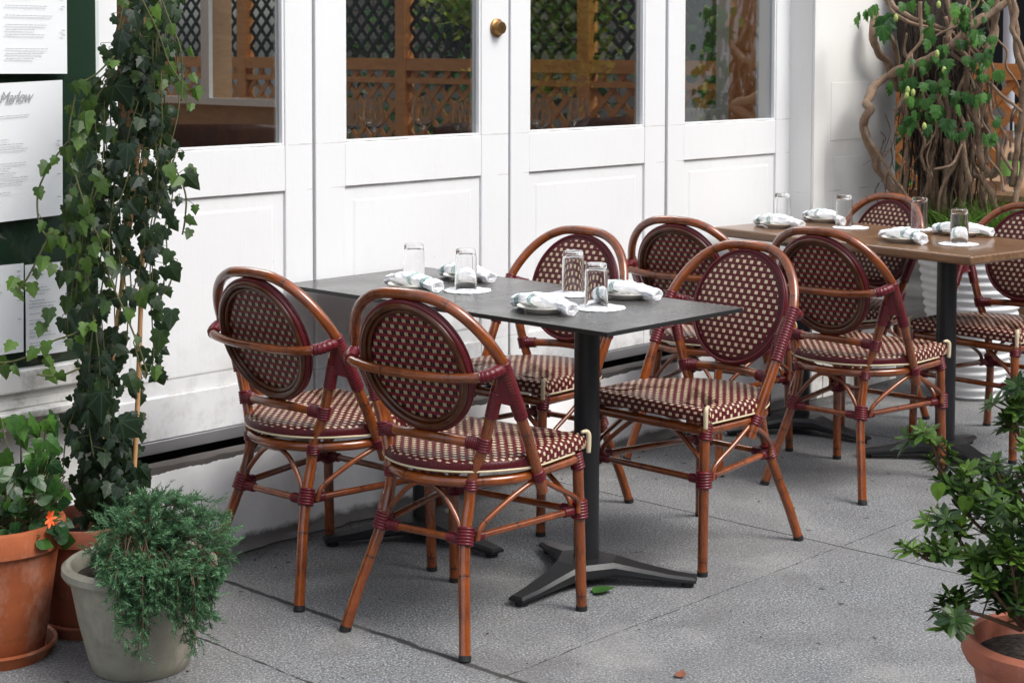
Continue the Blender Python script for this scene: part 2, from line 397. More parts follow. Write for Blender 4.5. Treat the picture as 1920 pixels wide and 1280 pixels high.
M['beige'] = m_terra('greige_plastic', (.245, .235, .185)); M['soil'] = mat('potting_soil', (.018, .013, .009), .95)
g = NG(M['soil']); g.col(g.ramp(g.noise(g.obj(), 90, 5), [(.4, (.010, .007, .005)), (.7, (.06, .042, .028))])); g.bump(g.noise(g.obj(), 60, 5), 1.0, .01)
M['ivy'] = m_leaf('ivy_leaf', (.0040, .0120, .0085), (.085, .165, .020), (.07, .12, .08), .46)
M['heart'] = m_leaf('broad_leaf', (.007, .030, .010), (.075, .19, .025), (.10, .2, .06), .3)
M['jun'] = m_leaf('juniper_needle', (.016, .060, .022), (.120, .250, .120), (0, 0, 0), .5, False, .08)
M['aza'] = m_leaf('azalea_leaf', (.010, .032, .009), (.115, .215, .030), (.1, .15, .05), .36, False)
M['vleaf'] = m_leaf('vine_leaf', (.011, .045, .014), (.085, .21, .04), (.12, .25, .08), .35)
M['grass'] = m_leaf('grass_blade', (.04, .11, .012), (.17, .34, .05), (0, 0, 0), .5, False, .25)
M['stem'] = m_bark('green_stem', (.09, .11, .035), (.17, .16, .06)); M['twig'] = m_bark('brown_twig', (.12, .065, .035), (.21, .13, .08))
M['bark'] = m_bark('vine_bark', (.16, .095, .055), (.60, .43, .30), 34); M['trunkdark'] = m_bark('shaggy_bark', (.018, .012, .009), (.085, .055, .038))
M['bamboo'] = m_wood('bamboo_cane', (.45, .24, .10), (.58, .34, .16), (20, 20, 3), .5, .1)
M['white_glaze'] = mat('white_glazed_clay', (.78, .79, .80), .4, coat=.2)
g = NG(M['white_glaze']); g.col(g.mix(g.ramp(g.noise(g.obj(), 6, 5), [(.4, 0.0), (.75, .5)]), (.80, .81, .82), (.58, .58, .56)))
M['blue'] = mat('pale_blue_cloth', (.42, .50, .66), .9)
M['orange_wood'] = m_wood('cedar_stain', (.50, .19, .055), (.64, .27, .085), (3, 3, 16), .55, .05)
M['black_wood'] = mat('black_lattice', (.012, .018, .016), .6)  # slats coloured nearly black
M['hall'] = m_wood('interior_panelling', (.30, .185, .105), (.40, .25, .15), (3, 3, 14), .5)
M['chairwood'] = m_wood('bentwood', (.10, .03, .014), (.19, .06, .025), (12, 12, 3), .3, .3)
M['pane'] = m_pane('window_glass', .34); M['clearpane'] = m_pane('thin_glass', .0)
M['glow_orange'] = mat('glow_orange_panel', (.55, .20, .05), .8)  # orange that stands in for warm light on an indoor wall
M['petal'] = mat('orange_petal', (.85, .11, .02), .5); M['deadleaf'] = mat('brown_leaf', (.20, .07, .035), .7)
M['hop'] = mat('pale_hop_cone', (.34, .42, .12), .6)
M['asphalt'] = mat('asphalt', (.05, .05, .052), .9)
def m_stone():
    m = mat('tan_stone', (.25, .21, .17), .85); g = NG(m); o = g.obj(); s = g.sep(o)
    b = g.n('ShaderNodeTexBrick'); cx = g.n('ShaderNodeCombineXYZ'); g.l(s[1], cx.inputs[0]); g.l(s[2], cx.inputs[1]); g.l(cx.outputs[0], b.inputs['Vector'])
    b.inputs['Scale'].default_value = 1.0; b.inputs['Brick Width'].default_value = .9; b.inputs['Row Height'].default_value = .38; b.inputs['Mortar Size'].default_value = .012
    b.inputs['Color1'].default_value = (.27, .23, .19, 1); b.inputs['Color2'].default_value = (.20, .17, .14, 1); b.inputs['Mortar'].default_value = (.08, .07, .06, 1)
    g.col(g.mix(g.ramp(g.noise(o, 12, 5), [(.4, 0.0), (.7, .4)]), b.outputs[0], (.15, .13, .11))); return m
M['stone'] = m_stone()

# ------------------------------------------------------------------ ground
b = MB(); b.box(-12, 12, -4.6, 12, -.25, 0)
tag(b.build('sidewalk', M['ground'], smooth=False), kind='structure')
b = MB(); b.box(-60, 60, -60, -4.6, -.3, -.12); b.box(12, 60, -4.6, 60, -.3, -.12); b.box(-60, -12, -4.6, 60, -.3, -.12)
tag(b.build('road', M['asphalt'], smooth=False), kind='structure')

# ------------------------------------------------------------------ restaurant building
YD = .26           # face of the doors
bd = thing('restaurant_building', 'white painted restaurant front with a rough stucco kerb under the glazed doors', 'building')
b = MB()            # kerb with a softened, uneven foot
n = 120
rows = [(.150, -.02), (.132, .004), (.146, .018), (.150, .04), (.151, .28), (.154, .291), (.196, .294), (.202, .18), (.75, .175)]
ids = []
for i in range(n + 1):
    x = lerp(1.0, 6.05, i / n)
    ids.append([b.vert((x, yy + (random.uniform(-.010, .006) if 0 < j < 3 else random.uniform(-.002, .002)), zz + (random.uniform(-.004, .004) if j in (4, 5) else 0)), (x, zz)) for j, (yy, zz) in enumerate(rows)])
for a, c in zip(ids, ids[1:]):
    for j in range(len(rows) - 1): b.face((a[j], c[j], c[j+1], a[j+1]), 1 if j >= 6 else 0)
b.build('kerb', [M['stucco'], M['dark']], bd, sharp=40)  # faces behind the lip are coloured black for the shade under the doors
b = MB(); b.box(1.0, 6.04, .40, .449, .18, .289)
b.build('gap_backdrop', M['dark'], bd, smooth=False)  # black strip standing in for shade in the gap below the doors
b = MB()            # header above the doors and the wall right of them
b.box(1.0, 6.68, .30, .45, 2.55, 3.4); b.box(6.045, 6.68, .152, .45, 0, 2.55)
b.box(1.0, 2.64, .26, .45, 0, .52); b.box(1.0, 2.64, .26, .45, 1.95, 2.55)
b.build('wall', M['paint_wall'], bd, smooth=False, bevel=.004)
b = MB()            # raised mouldings of the right wall: pilaster, plinth and two panels
b.box(6.02, 6.10, .140, .152, 0, 2.55); b.box(6.018, 6.045, .1535, .262, 0, 2.55)
b.box(6.10, 6.68, .135, .152, 0, .14)
b.box(6.16, 6.62, .1500, .152, 1.06, 1.30); b.box(6.18, 6.60, .1500, .152, .25, .99)
b.build('moulding', M['paint_wall'], bd, smooth=False, bevel=.003)
b = MB()            # side wall facing the side street, with a wide opening
b.box(6.52, 6.68, .45, .70, 0, 3.4); b.box(6.52, 6.68, 1.40, 1.48, 0, 3.4); b.box(6.52, 6.68, .70, 1.40, 2.3, 3.4); b.box(6.52, 6.68, .70, 1.40, 0, 1.13)
b.box(6.52, 6.68, 1.48, 3.9, 2.5, 3.4); b.box(6.52, 6.68, 3.9, 4.12, 0, 3.4); b.box(6.52, 6.68, 4.12, 6.0, 0, 1.13); b.box(6.52, 6.68, 4.12, 6.0, 2.3, 3.4)
b.box(6.52, 6.68, 4.80, 4.87, 1.13, 2.3); b.box(6.52, 6.68, 5.6, 6.0, 1.13, 2.3)
b.build('side_wall', M['hall'], bd, smooth=False)
b = MB()
for y0, y1 in ((.69, .98), (1.38, 1.43), (4.78, 4.86), (4.08, 4.15)): b.box(6.49, 6.518, y0, y1, 1.13, 2.3)
b.box(6.485, 6.518, .69, 1.43, 1.09, 1.16); b.box(6.485, 6.518, 4.08, 6.0, 1.09, 1.13)
b.build('window_frame', M['paint'], bd, smooth=False)
b = MB(); b.box(1.0, 6.52, 5.98, 6.1, 0, 3.4); b.box(.9, 1.0, .45, 6.1, 0, 3.4)
b.build('rear_wall', M['hall'], bd, smooth=False)
b = MB(); b.box(1.0, 6.52, .45, 5.98, .2, .29)
b.build('interior_floor', M['hall'], bd, smooth=False)
b = MB(); b.box(1.0, 6.68, .45, 1.1, 3.4, 3.5); b.box(1.0, 1.6, 1.1, 6.1, 3.4, 3.5); b.box(1.6, 6.68, 3.3, 3.6, 3.4, 3.5); b.box(1.6, 6.68, 5.8, 6.1, 3.4, 3.5)  # openings between the strips are made up, to let sky light brighten the room
b.build('opened_ceiling', M['paint_wall'], bd, smooth=False)
b = MB(); b.box(5.2, 5.24, .5, 2.0, .3, 1.0)

# ------------------------------------------------------------------ folding doors
def door(x0, x1, gx0, gx1, label, knob=False, hinge=False, dy=0.0):
    t = thing('folding_door', label, 'door', ((x0 + x1) / 2, YD + dy, .30), 0, 'white folding doors along the front')
    X = (x0 + x1) / 2; hw = (x1 - x0) / 2 - .003; g0, g1 = gx0 - X, gx1 - X
    zg = 1.150 - .30; zp = 1.013 - .30; zb = .458 - .30; top = 2.25
    f = MB(); T = .045
    f.box(-hw, g0, 0, T, .036, top); f.box(g1, hw, 0, T, .036, top)
    f.box(g0, g1, .0012, T - .001, zp, zg); f.box(g0, g1, .0012, T - .001, .036, zb); f.box(g0, g1, .0012, T - .001, top - .12, top - .001)
    f.build('frame', M['paint'], t, smooth=False, bevel=.0035)
    p = MB(); p.box(g0, g1, .010, .03, zb, zp)                      # sunken field with a raised centre
    q = [(g0 + .012, .0105), (g0 + .055, .0035)]
    def quadring(i0, i1):
        (a, ya), (c, yc) = i0, i1; da, dc = a - g0, c - g0
        A = [p.vert(v) for v in ((g0+da, ya, zb+da), (g1-da, ya, zb+da), (g1-da, ya, zp-da), (g0+da, ya, zp-da))]
        B = [p.vert(v) for v in ((g0+dc, yc, zb+dc), (g1-dc, yc, zb+dc), (g1-dc, yc, zp-dc), (g0+dc, yc, zp-dc))]
        for k in range(4): p.face((A[k], A[(k+1) % 4], B[(k+1) % 4], B[k]))
        return B
    # groove then flat field
    quadring((g0 + .042, .0098), (g0 + .048, .0080)); B = quadring((g0 + .048, .0080), (g0 + .052, .0079)); p.face(B)
    p.build('panel', M['paint'], t, smooth=False)
    gl = MB(); gl.box(g0 - .004, g1 + .004, .020, .024, zg - .004, top - .118)
    gl.build('glass_pane', M['pane'], t, smooth=False)
    be = MB()
    for a, c, e, h in ((g0, g0 + .009, zg, top - .12), (g1 - .009, g1, zg, top - .12)): be.box(a, c, .004, .020, e, h)
    be.box(g0 + .009, g1 - .009, .004, .020, zg, zg + .008)
    be.build('glazing_bead', M['paint'], t, smooth=False, bevel=.002)
    s = MB(); s.box(-hw, hw, -.004, T, 0, .034)
    for k in (-.6, 0, .6): s.lathe([(.0, .0), (.005, .0), (.004, .002), (.0, .0022)], (0, 0, 0), 8)
    sw = s.build('door_sweep', M['alu'], t, smooth=False, bevel=.002)
    if knob:
        k = MB(); k.lathe([(.0, .0), (.031, .0), (.031, .006), (.024, .010), (.0215, .024), (.020, .027), (.0, .027)], n=28)
        o = k.build('deadbolt', M['brass'], t, sharp=35); o.rotation_euler = (radians(90), 0, 0); o.location = (4.263 - X, -.0005, 1.51 - .30)
        kk = MB(); kk.box(-.0012, .0012, -.006, .006, .0272, .0276); kk.build('keyway', M['dark'], o, smooth=False)
    if hinge:
        h = MB(); h.lathe([(0, 0), (.007, 0), (.007, .10), (0, .10)], (hw - .004, -.004, 1.545 - .30), 10); h.build('hinge', M['paint'], t, sharp=35)
    return t
door(2.655, 3.455, 2.748, 3.345, 'white glazed folding door behind the tall ivy, leftmost of the four')
door(3.461, 4.328, 3.584, 4.192, 'white glazed folding door with the round brass deadbolt', knob=True, dy=.0)
door(4.334, 5.195, 4.432, 5.070, 'white glazed folding door just right of the brass deadbolt', dy=.002)
door(5.201, 6.040, 5.305, 5.920, 'white glazed folding door with a painted hinge, rightmost of the four', hinge=True, dy=-.002)

# ------------------------------------------------------------------ menu case at the far left
mc = thing('menu_case', 'dark green notice board window with white moulded sill, left of the ivy', 'notice board', (1.9, .2, .5))
b = MB(); b.box(-.85, .745, .0, .04, .115, 1.45); b.build('board', M['green'], mc, smooth=False)
b = MB(); b.box(-.85, .757, -.030, .045, .055, .114); b.box(-.85, .757, -.012, .045, .010, .055); b.box(-.85, .757, -.045, .045, -.014, .010); b.box(-.85, .757, -.020, .045, -.045, -.014)
b.build('sill', M['paint_sill'], mc, smooth=False, bevel=.006)
b = MB(); b.box(-.85, .742, -.020, -.017, .120, 1.44); b.build('glass_pane', m_pane('case_glass', .03), mc, smooth=False)
def sheet(x0, x1, z0, z1, label, title=None, tilt=0.0, cols=1, rowh=.0125):
    t = thing('menu_sheet', label, 'menu', ((x0 + x1) / 2, .1745, z0), 0, 'menu sheets taped up in the notice board')
    hw = (x1 - x0) / 2; h = z1 - z0; b = MB(); nn = 6; ids = []
    for i in range(nn + 1):
        for j in range(nn + 1):
            u, v = i / nn, j / nn
            ids.append(b.vert((lerp(-hw, hw, u), -.003 * (u * v) ** 2 - .0012 * sin(5*u + 3*v), h * v + tilt * (u - .5))))
    for i in range(nn):
        for j in range(nn): a = i * (nn + 1) + j; b.face((a, a + nn + 1, a + nn + 2, a + 1))
    b.build('paper', M['sheet'], t)
    k = MB(); z = h - .085 if title else h - .02
    rr = random.Random(int(x1 * 1000))
    while z > .02:
        for c in range(cols):
            a0 = lerp(-hw, hw, c / cols) + .008; a1 = lerp(-hw, hw, (c + 1) / cols) - .02
            if rr.random() < .78:
                x = a0; e = a0 + (a1 - a0) * rr.uniform(.45, .85)
                while x < e:
                    wd = rr.uniform(.004, .013); zz = z + tilt * (x / (2*hw)); k.box(x, min(x + wd, e), -.0052, -.0045, zz, zz + .0016); x += wd + .0025
                if rr.random() < .45: zz = z + tilt * .4; k.box(a1, a1 + .010, -.0062, -.0055, zz, zz + .0020)
        z -= rowh * rr.choice((1, 1, 1, 1.9))
    k.build('print', M['ink'], t, smooth=False)
    if title:
        cu = bpy.data.curves.new('title', 'FONT'); cu.body = title; cu.size = .040; cu.shear = .45; cu.extrude = .0003; cu.space_character = .9
        o = bpy.data.objects.new('lettering', cu); COL.objects.link(o)
        dg = bpy.context.evaluated_depsgraph_get(); me = bpy.data.meshes.new_from_object(o.evaluated_get(dg)); bpy.data.objects.remove(o)
        me.materials.clear(); me.materials.append(M['ink'])
        o = bpy.data.objects.new('lettering', me); COL.objects.link(o); o.parent = t
        o.rotation_euler = (radians(90), radians(-2), 0); o.scale = (.82, 1, 1); o.location = (hw - .185, -.0056, h - .050)
    return t
sheet(2.16, 2.541, 1.377, 1.80, 'large white printed menu at the top of the green board', tilt=-.004, cols=2)
sheet(2.16, 2.523, 1.000, 1.353, 'white printed menu headed with the word Marlow in script', 'Marlow', tilt=.012)
sheet(2.18, 2.402, .66, .890, 'low white menu sheet cut off by the left edge of the photo')
sheet(2.402 + .006, 2.531, .645, .884, 'small narrow menu sheet under the Marlow menu, partly behind ivy leaves', rowh=.0085)

# ------------------------------------------------------------------ chair
def mirror(pts): return [(x, -y, z) for x, y, z in pts]
def ridged_(b, p0, p1, r, k, n=14, m=0, flat=1.0):
    p0, p1 = V(p0), V(p1); pts = []; rr = []
    for i in range(k * 4 + 1):
        t = i / (k * 4); pts.append(p0.lerp(p1, t)); rr.append(r * (1 + .13 * abs(sin(t * k * pi))))
    b.tube(pts, rr, n, m, True, False)

class Wraps:
    def __init__(s, parent): s.p = parent
    def __getattr__(s, k):
        def f(*a, **kw):
            mb = MB(); getattr(mb, k)(*a, **kw); return mb.build('binding', M['wrap'], s.p, sharp=80)
        return f
def ridged(c, *a, **k):
    if isinstance(c, Wraps): mb = MB(); ridged_(mb, *a, **k); return mb.build('binding', M['wrap'], c.p, sharp=80)
    return ridged_(c, *a, **k)
def make_chair():
    t = thing('bistro_chair', 'x', 'chair')
    # legs
    for sy in (1, -1):
        fx = [(.236, .205*sy, 0.012), (.233, .204*sy, .10), (.228, .202*sy, .25), (.222, .200*sy, .412)]
        b = MB(); b.tube(fx, .0142, 14, voff=.02)
        leg = b.build('leg', M['cane'], t, sharp=50)
        c = MB(); c.tube([(.2362, .2052*sy, 0), (.2358, .2050*sy, .013)], .0150, 14, smooth_pts=False); c.build('rubber_foot', M['rubber'], leg, sharp=50)
        c = Wraps(leg); ridged(c, (.2290, .2020*sy, .242), (.2272, .2012*sy, .289), .0205, 6)
        ridged(c, (.212, .197*sy, .415), (.224, .201*sy, .372), .0175, 6)
        rx = [(-.237, .184*sy, .012), (-.214, .166*sy, .10), (-.184, .142*sy, .20), (-.158, .127*sy, .28), (-.139, .1235*sy, .345), (-.133, .1245*sy, .395), (-.125, .141*sy, .45), (-.122, .156*sy, .495), (-.124, .188*sy, .60), (-.134, .213*sy, .672)]
        b = MB(); b.tube(rx, .0142, 14, voff=.07)
        leg = b.build('leg', M['cane'], t, sharp=50)
        c = MB(); c.tube([(-.2400, .1863*sy, 0), (-.2365, .1838*sy, .013)], .0150, 14, smooth_pts=False); c.build('rubber_foot', M['rubber'], leg, sharp=50)
        c = Wraps(leg); ridged(c, (-.168, .132*sy, .250), (-.154, .1262*sy, .292), .0195, 6)
        ridged(c, (-.1335, .1245*sy, .378), (-.132, .1255*sy, .404), .0162, 4)
        ridged(c, (-.1235, .152*sy, .474), (-.1215, .160*sy, .508), .0165, 5)
        ridged(c, (-.1235, .178*sy, .560), (-.126, .196*sy, .625), .0155, 10)
    # big hoop
    end = [(.040, .216, .352), (.030, .217, .375), (-.012, .221, .455), (-.055, .2245, .535), (-.100, .227, .615), (-.138, .228, .684)]
    arch = [(-.138 - .097*sin(a)**1.36, .2275*math.copysign(abs(cos(a))**.725, cos(a)), .688 + .169*sin(a)**1.36) for a in [radians(k) for k in (14, 26, 38, 50, 61, 71, 80, 90, 100, 109, 119, 130, 142, 154, 166)]]
    pts = end + arch + [(x, -y, z) for x, y, z in end[::-1]]
    b = MB(); b.tube(pts, .0142, 16, voff=.03); hoop = b.build('hoop', M['cane'], t, sharp=60)
    c = Wraps(hoop)
    for sy in (1, -1):
        ridged(c, (-.065, .2255*sy, .555), (-.146, .227*sy, .702), .0158, 20)
        ridged(c, (.024, .217*sy, .386), (.010, .219*sy, .412), .0162, 4)
        secs = []; K = 22                                   # wrapped web where hoop and rear leg meet
        for i in range(K + 1):
            q = i / K; h = V((-.066, .2255*sy, .560)).lerp(V((-.140, .227*sy, .690)), q); l = V((-.1235, .185*sy, .585)).lerp(V((-.134, .213*sy, .672)), q)
            ctr = (h + l) / 2; ax = (h - l); L = ax.length / 2 + .0150; ax.normalize()
            up = V((-.4, 0, 1)).normalized(); bx = ax.cross(up).normalized(); r = 1 + .07 * (i % 2)
            secs.append((ctr, ax * L * r, bx * .0152 * r))
        c.loft(secs[5:], 18)
    # arm rail round the back
    side = [(-.140, .221, .688), (-.160, .226, .684), (-.186, .214, .675), (-.206, .180, .668), (-.215, .10, .661), (-.2165, 0, .660)]
    b = MB(); b.tube(side + mirror(side[:-1])[::-1], .0122, 14, voff=.06); arm = b.build('arm_rail', M['cane'], t, sharp=60)
    c = Wraps(arm)
    for sy in (1, -1): PP, _ = catmull([V((-.146, .2235*sy, .686)), V((-.160, .226*sy, .684)), V((-.186, .214*sy, .675)), V((-.198, .198*sy, .671))], .01, 10); c.tube(PP, [.0140*(1 + .14*abs(sin(i*pi/4))) for i in range(len(PP))], 14, smooth_pts=False)
    # lower back rail
    side = [(-.122, .152, .491), (-.136, .10, .495), (-.147, .04, .498), (-.149, 0, .4985)]
    b = MB(); b.tube(side + mirror(side[:-1])[::-1], .0122, 14, voff=.04); bar = b.build('back_rail', M['cane'], t, sharp=60)
    c = Wraps(bar)
    for sy in (1, -1): ridged(c, (-.1235, .147*sy, .4912), (-.133, .112*sy, .494), .0150, 6)
    # oval backrest: leaning ellipse
    C0 = V((-.184, 0, .678)); EY = V((0, 1, 0)); EZ = V((-.285, 0, .958)).normalized(); EN = EY.cross(EZ).normalized()   # EN points to the front
    if EN.x < 0: EN = -EN
    A, B_ = .1655, .1715
    def ell(k, u, n=0.0, dn=0.0): a = 2*pi*k/48; return C0 + EY * (A*u*cos(a)) + EZ * (B_*u*sin(a)) + EN * n
    b = MB(); rings = []
    prof = [(0, .017), (.2, .0168), (.4, .016), (.6, .0145), (.78, .0122), (.89, .0095), (1.0, .002)]
    for u, n_ in prof: rings.append([b.vert(ell(k, u, n_), (A*u*cos(2*pi*k/48), B_*u*sin(2*pi*k/48))) for k in range(48)] if u else [b.vert(ell(0, 0, n_), (0, 0))])
    for ri, (r0, r1) in enumerate(zip(rings, rings[1:])):
        for k in range(48):
            q = (r0[0], r1[k], r1[(k+1) % 48]) if len(r0) == 1 else (r0[k], r1[k], r1[(k+1) % 48], r0[(k+1) % 48])
            b.face(q, 1 if ri >= 5 else 0)
    rings = []
    for u, n_ in [(0, -.004), (.45, -.004), (.9, -.004), (1.0, -.002)]: rings.append([b.vert(ell(k, u, n_), (-A*u*cos(2*pi*k/48), B_*u*sin(2*pi*k/48))) for k in range(48)] if u else [b.vert(ell(0, 0, n_), (0, 0))])
    for r0, r1 in zip(rings, rings[1:]):
        for k in range(48): b.face((r0[0], r1[(k+1) % 48], r1[k]) if len(r0) == 1 else (r0[k], r0[(k+1) % 48], r1[(k+1) % 48], r1[k]), 2)
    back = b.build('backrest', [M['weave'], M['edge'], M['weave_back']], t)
    def ring(u, n_, r, name, ma, ns=10):
        rb = MB(); R = []
        for k in range(64):
            a = 2*pi*k/64; ctr = C0 + EY*(A*u*cos(a)) + EZ*(B_*u*sin(a)) + EN*n_; od = (EY*cos(a) + EZ*sin(a)).normalized()
            R.append([rb.vert(ctr + od*(r*cos(2*pi*j/ns)) + EN*(r*sin(2*pi*j/ns)), (j/ns, a*.16)) for j in range(ns)])
        for k in range(64):
            for j in range(ns): rb.face((R[k][j], R[k][(j+1) % ns], R[(k+1) % 64][(j+1) % ns], R[(k+1) % 64][j]))
        return rb.build(name, ma, back)
    ring(.985, .003, .0050, 'rim', M['wrap']); ring(.985, -.009, .0066, 'rim', M['wrap'])
    ring(.925, -.014, .0092, 'rear_ring', M['cane_dark']); ring(.845, -.009, .0062, 'rear_ring', M['cane_dark'])
    # seat
    def plan(inset=0.0):
        pts = []; hw, fr = .216, .240
        def add(x, y, nx, ny): pts.append((x - nx*inset, y - ny*inset, nx, ny))
        for i in range(13): y = lerp(-hw, hw, i/12); add(fr, y, 1, (1 if i == 12 else -1 if i == 0 else 0))
        for i in range(1, 9): q = i/8; add(lerp(fr, .02, q), lerp(hw, .218, q), 0, 1)
        for i in range(1, 24):
            a = pi/2 + pi*i/24; cx = .02; add(cx + .208*cos(a), .218*sin(a), cos(a), sin(a))
        for i in range(0, 8): q = i/8; add(lerp(.02, fr, q), -lerp(.218, hw, q), 0, -1)
        return pts
    base = plan(); N = len(base); b = MB(); rings = []
    prof = [(.0, .423, .042), (.0, .443, .022), (.003, .453, .012), (.009, .459, .006), (.018, .4615, 0), (.05, .464, 0), (.10, .466, 0)]
    for ins, z, drop in prof:
        ring_ = []
        for (x, y, nx, ny), (xi, yi, _, _) in zip(base, plan(ins)):
            front = nx > .99; zz = z + ((.006 if z < .44 else -.004 - .004*(z > .45)) * min(1, max(0, (.03 - x)/.10))); ring_.append(b.vert((xi, yi, zz), (yi + (0 if front else ny*drop) + 5, xi + (nx*drop) + 5)))
        rings.append(ring_)
    def is_rear(i): return base[i][0] < .005
    for ri, (r0, r1) in enumerate(zip(rings, rings[1:])):
        for k in range(N):
            k2 = (k+1) % N
            b.face((r0[k], r0[k2], r1[k2], r1[k]), 1 if (ri < 2 and is_rear(k) and is_rear(k2)) else 0)
    c0 = b.vert((.03, 0, .466), (5, 5.03))
    for k in range(N): b.face((rings[-1][k], rings[-1][(k+1) % N], c0))
    b.face(rings[0][::-1], 1)
    seat = b.build('seat', [M['weave_seat'], M['edge_seat']], t, sharp=60)
    c = MB(); c.tube([V((x - nx*.002, y - ny*.002, .419 + .006*min(1, max(0, (.03 - x)/.10)))) for x, y, nx, ny in base[13:-1]], .0031, 8, smooth_pts=False)
    c.build('piping', M['cream'], seat)
    for sy in (1, -1):
        c = MB(); c.tube([(.222, .212*sy, .466), (.236, .2165*sy, .466), (.2435, .2195*sy, .458), (.2445, .2195*sy, .435), (.2440, .2190*sy, .410)], [.004, .0055, .0068, .0068, .006], 8); c.build('corner_wrap', M['cream'], seat)
    pf = plan(.016)
    b = MB(); b.tube([V((x, y, .398)) for x, y, nx, ny in pf + pf[:1]], .0135, 12, smooth_pts=False, cap=False); b.build('seat_frame', M['cane'], t, sharp=60)
    # stretchers with their bindings
    for p0, p1 in (((.224, .203, .262), (.224, -.203, .262)), ((-.160, .128, .262), (-.160, -.128, .262)), ((.222, .200, .265), (-.160, .132, .265)), ((.222, -.200, .265), (-.160, -.132, .265))):
        b = MB(); b.tube([p0, p1], .0090, 12, smooth_pts=False, voff=.03); st = b.build('stretcher', M['cane'], t, sharp=50)
        c = Wraps(st); a, e = V(p0), V(p1); d = (e - a).normalized(); ridged(c, a + d*.016, a + d*.052, .0118, 6, 12); ridged(c, e - d*.016, e - d*.052, .0118, 6, 12)
    # arched braces
    rear = [(-.166, .118, .262), (-.160, .108, .300), (-.154, .066, .352), (-.155, .030, .378), (-.158, 0, .381)]
    b = MB(); b.tube(rear + mirror(rear[:-1])[::-1], .0068, 10); b.build('brace', M['cane'], t, sharp=60)
    fr = [(.206, .193, .262), (.205, .180, .300), (.203, .110, .360), (.203, .055, .393), (.203, 0, .397)]
    b = MB(); b.tube(fr + mirror(fr[:-1])[::-1], .0068, 10); b.build('brace', M['cane'], t, sharp=60)
    for sy in (1, -1):
        b = MB(); b.tube([(-.142, .150*sy, .262), (-.130, .160*sy, .300), (-.055, .186*sy, .350), (.020, .206*sy, .384)], .0068, 10); b.build('brace', M['cane'], t, sharp=60); b = MB()
        b.tube([(.206, .214*sy, .262), (.196, .215*sy, .300), (.110, .213*sy, .345), (.035, .208*sy, .384)], .0068, 10); b.build('brace', M['cane'], t, sharp=60)
    return t

chair0 = make_chair()
CH = [(3.0815, -.190, .038, 0, 'leftmost woven back chair, beside the white door and the juniper pot'),
 (3.0907, -.737, .134, 0, 'woven back chair nearest the camera, rear towards us at the slate table'),
 (4.0413, -.765, -.035, 1, 'woven back chair facing left at the near right of the slate table'),
 (4.0095, -.158, .057, 1, 'woven back chair facing left behind the upturned glasses of the slate tables'),
 (4.9437, -.126, .124, 0, 'woven back chair at the doors, half hidden between slate and wood tables'),
 (4.9838, -.697, .007, 0, 'woven back chair with its back to us, near left of the wood table'),
 (5.830, -.151, -.2365, 1, 'woven back chair in front of the twisted vine, behind the brown wood table'),
 (5.8266, -.785, -.064, 1, 'woven back chair cut off by the right edge, beside the ribbed planter')]
for i, (x, y, a, flip, lab) in enumerate(CH):
    o = chair0 if i == 0 else copy_tree(chair0)
    o.location = (x, y, 0); o.rotation_euler = (0, 0, a + (pi if flip else 0))
    tag(o, lab, 'chair', 'woven bistro chairs around the tables')

